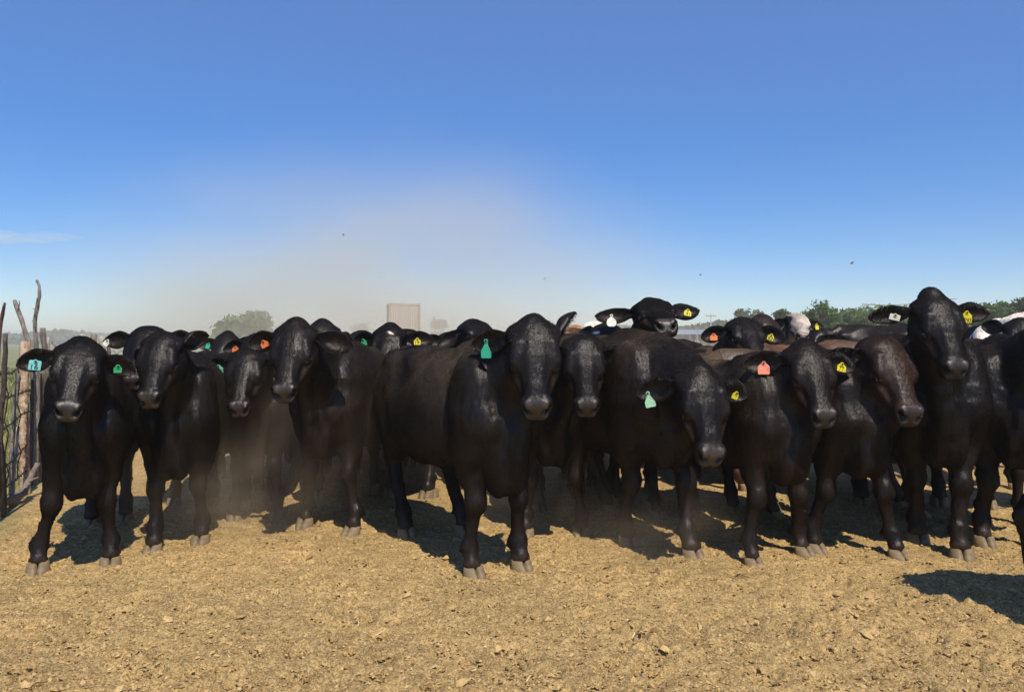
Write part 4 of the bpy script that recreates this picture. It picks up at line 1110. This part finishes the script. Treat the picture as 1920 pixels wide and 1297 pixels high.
std('tall black cow facing us with orange tag, broad ears and brown shoulder', (660, 1000), (572, 985), -108, (553, 606), 5.2, -92, 57, 0, s=1.06, hs=1.04, seed=14,
    ears=(E(up=-10, back=12, face=22, L=.23, w=.066), E(up=-8, back=15, face=35, L=.22, w=.062)), tags=(None, E(col='orange', w=.062, h=.05, at=.45, tilt=-25)), dust=.45, brown=1.4, knob=.2, tuft=.25, dewlap=1.3)
std('black cow with white snip over its nose and yellow and green tags', (745, 915), (700, 918), -92, (730, 612), 6.5, -93, 48, 0, s=1.0, hs=1.0, seed=15,
    ears=(E(up=6, back=15, face=35, L=.24), E(up=4, back=18, face=40, L=.22)), tags=(E(col='yellow', w=.062, h=.060, at=.42, text='19'), E(col='green', w=.055, h=.062, at=.5, tilt=-20)), dust=.1, knob=.1,
    white=lambda V, H, s: np.clip(np.maximum(1.3 - (((H[:, 0] - .415)/.030)**2 + ((H[:, 1] + .012)/.052)**2)*(1 + .5*np.sign(H[:, 1])), 1.4 - (((H[:, 0] - .085 - .5*H[:, 1])/.012)**2 + ((H[:, 1] - .03)/.026)**2)), 0, 1)*(H[:, 2] > -.09)*(np.abs(H[:, 2]) < .2))
std('big black cow in the middle, foremost of the herd, with long teal tag', (977, 1064), (888, 1078), -61, (1002, 602), 4.40, -88, 63, 1, s=1.06, hind=((868, 998), (762, 1003)),
    hs=1.06, wide=.76, barrel=1.0, brisket=-.055, seed=16, ears=(E(up=48, back=30, face=95, L=.215, w=.048, roll=1.35), E(up=-2, back=22, face=25, L=.24, w=.060, droop=.15)), tags=(None, E(col='teal', shape='tall', w=.068, h=.118, at=.56, side=-.2)), dust=.9, knob=.1, tuft=.6, dewlap=1.2)
std('black cow with hairy face and yellow tag, just right of the foremost cow', (1090, 1000), (985, 1004), -95, (1095, 632), 5.15, -89, 63, 0, s=1.02, hs=1.0, seed=17,
    ears=(E(up=-14, back=22, face=30, L=.22), E(up=-2, back=30)), tags=(E(col='yellow', w=.058, h=.055, at=.52, text='07'), None), dust=.1, tuft=.7, knob=.0)
std('heavy black cow with lowered head, pale green and yellow tags', (1298, 1044), (1178, 1020), -66, (1316, 694), 4.72, -86, 62, -3, s=1.13, wide=.92, barrel=1.05, hs=1.10, seed=18,
    ears=(E(up=-8, back=24, face=32, L=.21), E(up=-4, back=30, face=20, L=.22)), tags=(E(col='yellow', w=.052, h=.050, at=.55, tilt=20), E(col='pale', shape='tall', w=.070, h=.105, at=.72, tilt=-14)), dust=.8, brown=1.4, tuft=1.0, knob=.1)
std('black cow with salmon tag and yellow tag, left of the brown-faced cow', (1506, 1038), (1412, 1058), -72, (1514, 646), 4.80, -86, 56, 2, s=.99, hs=1.0, seed=19,
    ears=(E(up=-6, back=20, face=25, L=.23, w=.064), E(up=2, back=18, face=25, L=.24, w=.066)), tags=(E(col='yellow', w=.072, h=.058, at=.52, text='77', tilt=12), E(col='salmon', shape='flag', w=.078, h=.085, at=.52)), dust=1.3, brown=1.6, knob=.1, tuft=.2)
std('brown-faced cow with smooth reddish forehead in the front row', (1682, 1044), (1530, 1032), -78, (1660, 634), 4.95, -83, 54, -3, s=1.02, hs=1.10, seed=20,
    ears=(E(up=-10, back=55), E(up=-6, back=25, face=25, L=.23)), face=(.020, .009, .0058), dust=.5, brown=.8, knob=-.1)
std('tallest black cow with knobbed head and yellow tag reading 0783', (1803, 1044), (1722, 1014), -103, (1757, 557), 4.85, -88, 60, 2, s=1.13, hs=1.0, seed=21, knob=.9,
    ears=(E(up=0, back=10, face=30, L=.255, w=.058, droop=.05), E(up=-2, back=14, face=35, L=.25, w=.052, droop=.10)), tags=(E(col='yellow', w=.080, h=.078, at=.34, text='0783'), E(col='white', shape='rect', w=.072, h=.042, at=.42, tilt=14)), dust=.1, dewlap=1.6, brown=.5)
std('black cow at the right frame edge with its head cut off by the frame', None, (1845, 1020), -108, (1975, 610), 5.0, -90, 55, 0, s=1.10, hs=1.05, seed=22, dust=.6, ears=(None, False))
cow('black cow mostly outside the right frame edge, tail and hind leg showing', (4.04, 3.72), D(2), np.array([4.9, 3.5, 1.1]), D(-20), D(60), seed=23, res='mid', s=.98, feet=(None, None, (2.775, 4.03), (2.78, 3.50)), dust=.3,
    tail=[(-1.50, 0, 1.13), (-1.53, .02, .9), (-1.50, .06, .66), (-1.44, .12, .52)])
# --- second row: heads between and above the front row
std('black cow with a white fleck in its ear, directly behind the second front cow', None, None, -86, (276, 612), 5.95, -88, 52, 0, ctr=(-2.75, 6.75), res='mid', seed=31, knob=-.3,
    ears=(E(up=18, back=32, face=50, L=.21), E(up=2, back=10, face=30, L=.24)), tags=(E(col='yellow', w=.03, h=.02, at=.45), E(col='white', w=.05, h=.055, at=.78, tilt=30)))
std('dusty black cow with orange tag behind the mint-tagged cow', None, None, -82, (484, 626), 7.0, -90, 50, 0, ctr=(-2.25, 7.75), res='mid', seed=32, dust=.7, ears=(E(up=0, back=60), E(up=-5, back=15, L=.22)), tags=(None, E(col='orange', w=.068, h=.056, at=.42)))
std('farthest dusty black cow at left with small teal tag', None, None, -88, (425, 625), 9.0, -94, 45, 0, ctr=(-3.3, 9.8), res='lo', seed=33, dust=.7, ears=(E(up=25, back=30), E(up=-6, back=12)), tags=(None, E(col='teal', w=.06, h=.075, at=.4, tilt=20)), knob=.4)
std('black cow peering out right of the tall orange-tagged cow', None, None, -80, (607, 606), 6.2, -70, 55, 0, ctr=(-1.6, 7.1), res='mid', seed=34, knob=.2, ears=(E(up=-4, back=40, face=20, L=.2), E(up=-10, back=40)))
std('black cow with only its poll showing left of the white-snip cow', None, None, -90, (676, 620), 7.9, -95, 50, 0, ctr=(-1.55, 8.7), res='lo', seed=35, ears=(E(up=15, back=30), E(up=0, back=20)))
std('black cow hidden behind the white-snip cow, poll level with its ear', None, None, -90, (765, 617), 7.7, -86, 52, 0, ctr=(-1.0, 8.5), res='lo', seed=36, ears=(E(up=-4, back=15, L=.26), E(up=10, back=20)), tags=(E(col='white', w=.05, h=.06, at=.75, tilt=30), None))
std('red and white cow with only an ear showing left of the nose-up cow', None, None, -85, (842, 622), 9.2, -80, 45, 0, ctr=(-.7, 10.2), res='lo', seed=37, ears=(E(up=-5, back=20), E(up=5, back=10)), earcol=np.array([.45, .16, .06]), white=lambda V, H, s: np.clip(.5 + 3*vnoise(V, 2.2, s, 2), 0, 1))
std('flat-polled black cow with nose lifted to the right and yellow tag', None, None, -60, (882, 600), 7.4, -62, 22, 6, ctr=(-.75, 8.3), res='mid', seed=38, knob=-.6, hs=1.02, ears=(E(up=8, back=30, face=40, L=.21), E(up=0, back=30)), tags=(E(col='yellow', w=.06, h=.062, at=.42, tilt=-15), None))
std('black cow behind the hairy-faced cow with a white eye spot, head turned left', None, None, -100, (1142, 606), 6.7, -118, 38, -8, ctr=(.95, 7.6), res='mid', seed=39, ears=(E(up=10, back=60), E(up=20, back=20, L=.2)), white=lambda V, H, s: np.clip(1.5 - (((H[:, 0] - .17)/.016)**2 + ((H[:, 1] + .06)/.028)**2), 0, 1)*(H[:, 2] > -.06)*(np.abs(H[:, 2]) < .1))
std('cream-faced cow half hidden behind the white eye spot cow', None, None, -90, (1112, 603), 8.6, -95, 45, 0, ctr=(.9, 9.5), res='lo', seed=40, ears=(E(up=5, back=20), E(up=-5, back=20)), earcol=np.array([.55, .36, .2]), white=lambda V, H, s: np.ones(len(V))*.92)
std('sandy brown cow behind the pricked ear of the foremost cow', None, None, -95, (1080, 610), 9.0, -92, 45, 0, ctr=(.7, 9.9), res='lo', seed=41, tint=(.30, .15, .06), ears=(E(up=-5, back=20), E(up=15, back=20)), earcol=np.array([.35, .2, .1]), white=lambda V, H, s: np.clip(2*vnoise(V, 2.5, s, 2), 0, 1))
std('black cow resting its raised head on the back of the lowered-head cow', None, None, -84, (1218, 563), 6.50, -86, 17, 3, ctr=(1.12, 7.35), res='hi', seed=42, s=1.06, hs=1.14, knob=.5, ears=(E(up=12, back=2, face=45, L=.25, w=.064), E(up=4, back=4, face=40, L=.27, w=.062, droop=-.05)), tags=(E(col='yellow', w=.070, h=.064, at=.6, text='41', tilt=12), E(col='white', shape='round', w=.092, h=.115, at=.58)))
std('black cow with orange and yellow tags, chin on the brown back before it', None, None, -84, (1392, 596), 6.9, -88, 36, 0, ctr=(2.0, 7.8), res='mid', seed=43, hs=1.06, tuft=.5, knob=-.2, ears=(E(up=-18, back=12, face=45, L=.24, w=.07), E(up=-12, back=14, face=40, L=.22)), tags=(E(col='yellow', w=.062, h=.062, at=.5, tilt=20, text='83'), E(col='orange', w=.072, h=.066, at=.55)))
std('dark brown cow with only its poll above the orange and yellow tagged cow', None, None, -75, (1432, 590), 7.9, -60, 50, 0, ctr=(2.4, 9.0), res='lo', seed=44, tint=(.020, .012, .010), ears=(E(up=-10, back=40), E(up=-10, back=40)))
std('white-faced cow with dark muzzle and small yellow tag', None, None, -80, (1494, 588), 9.0, -99, 30, -5, ctr=(3.3, 9.8), res='mid', seed=45, hs=.92, nose=(.14, .10, .09), earcol=None, ears=(E(up=12, back=16, face=45, L=.24), E(up=-8, back=22, L=.2)), tags=(E(col='yellow', w=.05, h=.075, at=.55), None),
    white=lambda V, H, s: np.clip(3*(H[:, 1] + .105 + .02*np.sin(H[:, 0]*30)) , 0, 1)**.5*(H[:, 0] > -.25)*(H[:, 0] < .45)*(np.abs(H[:, 1]) < .3)*(1 - np.exp(-(((H[:, 0] - .24)/.045)**2 + ((np.abs(H[:, 1]) - .11)/.025)**2 + ((H[:, 2] + .06)/.035)**2)))*(.90 - .5*np.clip(vnoise(H, 11, 3, 2) + .1, 0, 1)))
cow('brown-backed black cow standing broadside behind the salmon-tagged cow', (2.05, 6.35), D(-12), px(1560, 690, 6.0), D(-40), D(70), seed=46, res='mid', dust=1.3, brown=3.0, s=1.02)
cow('reddish brown cow standing broadside right of the white-faced cow chin', (3.45, 7.7), D(8), px(1640, 680, 7.6), D(10), D(60), seed=47, res='lo', tint=(.045, .020, .013), dust=.8, brown=2.2, s=1.07)
cow('brown-backed cow with dried dung on its side, right of the tallest cow', (4.55, 6.35), D(-3), px(2040, 660, 6.3), D(0), D(60), seed=48, res='mid', dust=1.6, brown=3.0, s=1.03)
cow('dark cow standing broadside far behind the lowered-head cow', (2.5, 8.9), D(10), px(1440, 660, 8.8), D(20), D(60), seed=49, res='lo', dust=1.2, brown=2.0)
pat = lambda V, H, s: np.clip(.5 + 14*(vnoise(V, 1.9, s, 2) - .12), 0, 1)
cow('black and white cow with thin white bands on its shoulder, at right behind', (4.50, 10.4), D(200), px(1528, 618, 10.3), D(205), D(50), seed=50, res='lo', white=lambda V, H, s: np.clip(.5 + 20*(.085 - np.abs(vnoise(V, 1.6, s, 1))), 0, 1))
cow('black cow standing broadside left of the tallest cow ear', (5.6, 10.9), D(25), px(1735, 625, 11.2), D(20), D(60), seed=51, res='lo')
cow('white cow with a black patch on its side, behind the yellow 0783 tag', (5.25, 8.3), D(-118), px(1942, 583, 7.9), D(-30), D(50), seed=52, res='mid', s=1.22, dust=0, white=lambda V, H, s: np.clip((V[:, 0] + .62)/.04 + vnoise(V, 6, 4, 2), 0, 1)*1.0 - np.clip(4 - (((V[:, 0] - .02)/.13)**2 + ((V[:, 2] - 1.02)/.15)**2)*3.2 + vnoise(V, 5, 9, 2), 0, 1)*(V[:, 0] > -.7))
std('black cow with head against the right frame edge in the second row', None, None, -80, (1916, 598), 6.9, -110, 55, 0, ctr=(4.6, 7.4), res='mid', seed=53, ears=(E(up=10, back=30), E(up=30, back=25, L=.2)))
# --- bodies deeper in the herd
for i, (x, y, hd, lab) in enumerate([(-.25, 7.6, -95, 'black cow in the shade behind the foremost cow'), (.75, 6.75, -88, 'black cow squeezed in behind the hairy-faced cow'), (1.75, 8.6, -92, 'black cow in the shade deep behind the lowered-head cow'),
        (2.9, 6.9, -85, 'black cow in the shade behind the brown-faced cow'), (3.75, 6.0, -82, 'black cow in the shade right behind the tallest cow'), (-1.75, 10.4, -90, 'black cow standing in the dust far behind the orange-tagged cow'), (.2, 11.3, -95, 'black cow far back in the dust behind the middle of the herd'), (2.6, 11.4, -80, 'black cow far back below the distant shed'), (-.9, 7.15, -90, 'black cow in the shade left of the foremost cow flank'), (-2.05, 9.0, -86, 'black cow deep in the dust behind the mint-tagged cow'), (-3.0, 8.3, -95, 'black cow deep in the herd behind the second front cow')]):
    h = np.array([x + .45*math.cos(D(hd)), y - .5])
    cow(lab, (x, y), D(hd), np.array([h[0], h[1], 1.18]), D(hd + 10*(-1)**i), D(62), seed=60 + i, res='lo', dust=.5)
# ------------------------------------------------------------------ air: haze, dust, a wisp of cloud, flying insects
def haze_box():
    mb = MB(); mb.box((0, 1800, 8.0), (2700, 1900, 10.0)); m = bpy.data.materials.new('haze'); m.use_nodes = True; t = m.node_tree; t.nodes.clear()
    pv = t.nodes.new('ShaderNodeVolumePrincipled'); pv.inputs['Color'].default_value = (.90, .88, .84, 1); pv.inputs['Density'].default_value = .0012
    o_ = t.nodes.new('ShaderNodeOutputMaterial'); t.links.new(pv.outputs[0], o_.inputs['Volume'])
    o = mb.obj('haze', m, None, False); o['kind'] = 'stuff'; o['label'] = 'thin pale haze in the air over the whole plain'; o['category'] = 'haze'
haze_box()
def dust(name, label, c, r, dens, scale, seed, col=(.95, .89, .74), soft=1.0, thr=.42, stretch=(1, 1, 1), step=.0):
    """a cloud of raised dust: an ellipsoid that thins out to nothing at its surface"""
    mb = MB(); n = 16; rows = 9
    V = [(math.cos(a)*math.cos(b), math.sin(a)*math.cos(b), math.sin(b)) for b in np.linspace(-math.pi/2, math.pi/2, rows) for a in np.linspace(0, 2*math.pi, n, endpoint=False)]
    mb.add(V, [(i*n+k, i*n+(k+1) % n, (i+1)*n+(k+1) % n, (i+1)*n+k) for i in range(rows-1) for k in range(n)])
    m = bpy.data.materials.new('airborne_dust'); m.use_nodes = True; t = m.node_tree; t.nodes.clear()
    tc = t.nodes.new('ShaderNodeTexCoord'); ln = t.nodes.new('ShaderNodeVectorMath'); ln.operation = 'LENGTH'; t.links.new(tc.outputs['Object'], ln.inputs[0])
    fall = t.nodes.new('ShaderNodeMapRange'); fall.interpolation_type = 'SMOOTHSTEP'; fall.inputs[1].default_value = 0.96; fall.inputs[2].default_value = .05*soft; t.links.new(ln.outputs['Value'], fall.inputs[0])
    mp = t.nodes.new('ShaderNodeMapping'); mp.inputs['Scale'].default_value = stretch; mp.inputs['Location'].default_value = (seed*3.7, seed*1.3, 0); t.links.new(tc.outputs['Object'], mp.inputs['Vector'])
    nz = t.nodes.new('ShaderNodeTexNoise'); nz.inputs['Scale'].default_value = scale; nz.inputs['Detail'].default_value = 2; t.links.new(mp.outputs[0], nz.inputs['Vector'])
    mr = t.nodes.new('ShaderNodeMapRange'); mr.inputs[1].default_value = thr - .12; mr.inputs[2].default_value = thr + .26; t.links.new(nz.outputs['Fac'], mr.inputs[0])
    mu = t.nodes.new('ShaderNodeMath'); mu.operation = 'MULTIPLY'; t.links.new(fall.outputs[0], mu.inputs[0]); t.links.new(mr.outputs[0], mu.inputs[1])
    m2 = t.nodes.new('ShaderNodeMath'); m2.operation = 'MULTIPLY'; m2.inputs[1].default_value = dens; t.links.new(mu.outputs[0], m2.inputs[0])
    pv = t.nodes.new('ShaderNodeVolumePrincipled'); pv.inputs['Color'].default_value = (*col, 1); t.links.new(m2.outputs[0], pv.inputs['Density'])
    o_ = t.nodes.new('ShaderNodeOutputMaterial'); t.links.new(pv.outputs[0], o_.inputs['Volume'])
    o = mb.obj(name, m); o.location = c; o.scale = r; o['kind'] = 'stuff'; o['label'] = label; o['category'] = 'dust'
dust('dust_cloud', 'big brown dust cloud drifting up behind the herd', (-6.0, 34, 1.8), (19, 12, 10.2), .21, 2.6, 1, thr=.44)
dust('dust_cloud', 'dense low dust bank hanging behind the cattle at left centre', (-3.5, 24, 1.0), (10.5, 8, 3.6), .105, 2.4, 2, thr=.43)
dust('dust_cloud', 'pale dusty air drifting low over the field at far left', (-17, 58, 1.5), (30, 16, 7.0), .03, 1.2, 7, thr=.36)
dust('dust_puff', 'dust puff swirling round the legs of the left cattle', (-2.05, 5.5, .32), (1.25, .75, .62), .60, 1.8, 3, col=(.78, .64, .45), thr=.44)
dust('dust_puff', 'dust puff between the third and fourth cow from the left', (-1.65, 5.9, .75), (1.0, .8, .75), .60, 1.6, 4, col=(.78, .64, .45), thr=.44)
dust('dust_puff', 'dust puff kicked up by the hooves under the low-headed cow', (.95, 5.0, .15), (.85, .6, .42), .55, 2.0, 5, col=(.78, .64, .45), thr=.46)
dust('dust_puff', 'dust puff rising in front of the feet of the white-snip cow', (-.75, 6.3, .45), (.9, .7, .6), .45, 2.2, 8, col=(.78, .64, .45), thr=.45)
dust('dust_puff', 'dust puff at the hooves behind the central cow', (.1, 5.9, .3), (1.1, .8, .55), .45, 2.0, 6, col=(.78, .64, .45), thr=.45)
def cloud():
    mb = MB(); n = 14; rows = 8
    for cx, cz, rx, rz, tl in ((-1990, 398, 200, 11, .04), (-1850, 402, 130, 7, .06), (-2080, 408, 170, 9, -.10), (-1770, 411, 100, 4, .1)):
        V = []
        for b in np.linspace(-math.pi/2, math.pi/2, rows):
            for a in np.linspace(0, 2*math.pi, n, endpoint=False):
                x = math.cos(a)*math.cos(b)*rx; V.append((cx + x, 3000 + math.sin(a)*math.cos(b)*120, cz - tl*x + math.sin(b)*rz + 6*math.sin(x*.02)))
        mb.add(V, [(i*n+k, i*n+(k+1) % n, (i+1)*n+(k+1) % n, (i+1)*n+k) for i in range(rows-1) for k in range(n)])
    m = bpy.data.materials.new('cloud'); m.use_nodes = True; t = m.node_tree; t.nodes.clear()
    pv = t.nodes.new('ShaderNodeVolumePrincipled'); pv.inputs['Color'].default_value = (.98, .98, .98, 1); pv.inputs['Density'].default_value = .0038
    o_ = t.nodes.new('ShaderNodeOutputMaterial'); t.links.new(pv.outputs[0], o_.inputs['Volume'])
    o = mb.obj('cloud', m); o['kind'] = 'stuff'; o['label'] = 'thin white wisp of cloud low in the sky at left'; o['category'] = 'cloud'
cloud()
M_FLY = N('fly_body'); M_FLY.bsdf((.02, .018, .016), .4); M_FLY = M_FLY.m
M_WING = N('fly_wing'); M_WING.bsdf((.22, .20, .17), .4); M_WING = M_WING.m
M_MOTH = N('moth_wing'); M_MOTH.bsdf((.42, .26, .08), .7); M_MOTH = M_MOTH.m
for i, (u, v, Y, s, nm, lab) in enumerate([(644, 441, 3.6, 1.0, 'fly', 'dark fly in the air over the dust cloud'), (1313, 516, 3.6, 1.0, 'fly', 'dark fly in the sky above the raised cow head'), (1021, 523, 3.9, .8, 'fly', 'small fly in the sky above the central cow'), (1597, 494, 3.5, 1.5, 'moth', 'small orange-brown moth in the sky above the trees'), (975, 606, 4.0, .7, 'fly', 'small fly hovering beside the top of the central cow'), (964, 606, 4.0, .8, 'fly', 'tiny fly second left of the central cow forehead')]):
    e = bpy.data.objects.new(nm, None); COL.objects.link(e); e.location = px(u, v, Y); e['label'] = lab; e['category'] = 'insect'; e['group'] = 'insects in the air'
    mb = MB(); mb.tube([(-.004*s, 0, 0), (-.002*s, 0, 0), (.002*s, 0, .0003), (.0045*s, 0, 0)], [.0008*s, .0019*s, .0017*s, .0006*s], 7); mb.obj('body', M_FLY, e)
    for sg in (-1, 1):
        mb = MB(); mb.add([(0, sg*.001, .001), (.004*s, sg*.007*s, .004*s), (-.001*s, sg*.010*s, .005*s), (-.004*s, sg*.006*s, .003*s)], [(0, 1, 2, 3)]); mb.obj('wing', M_MOTH if nm == 'moth' else M_WING, e)
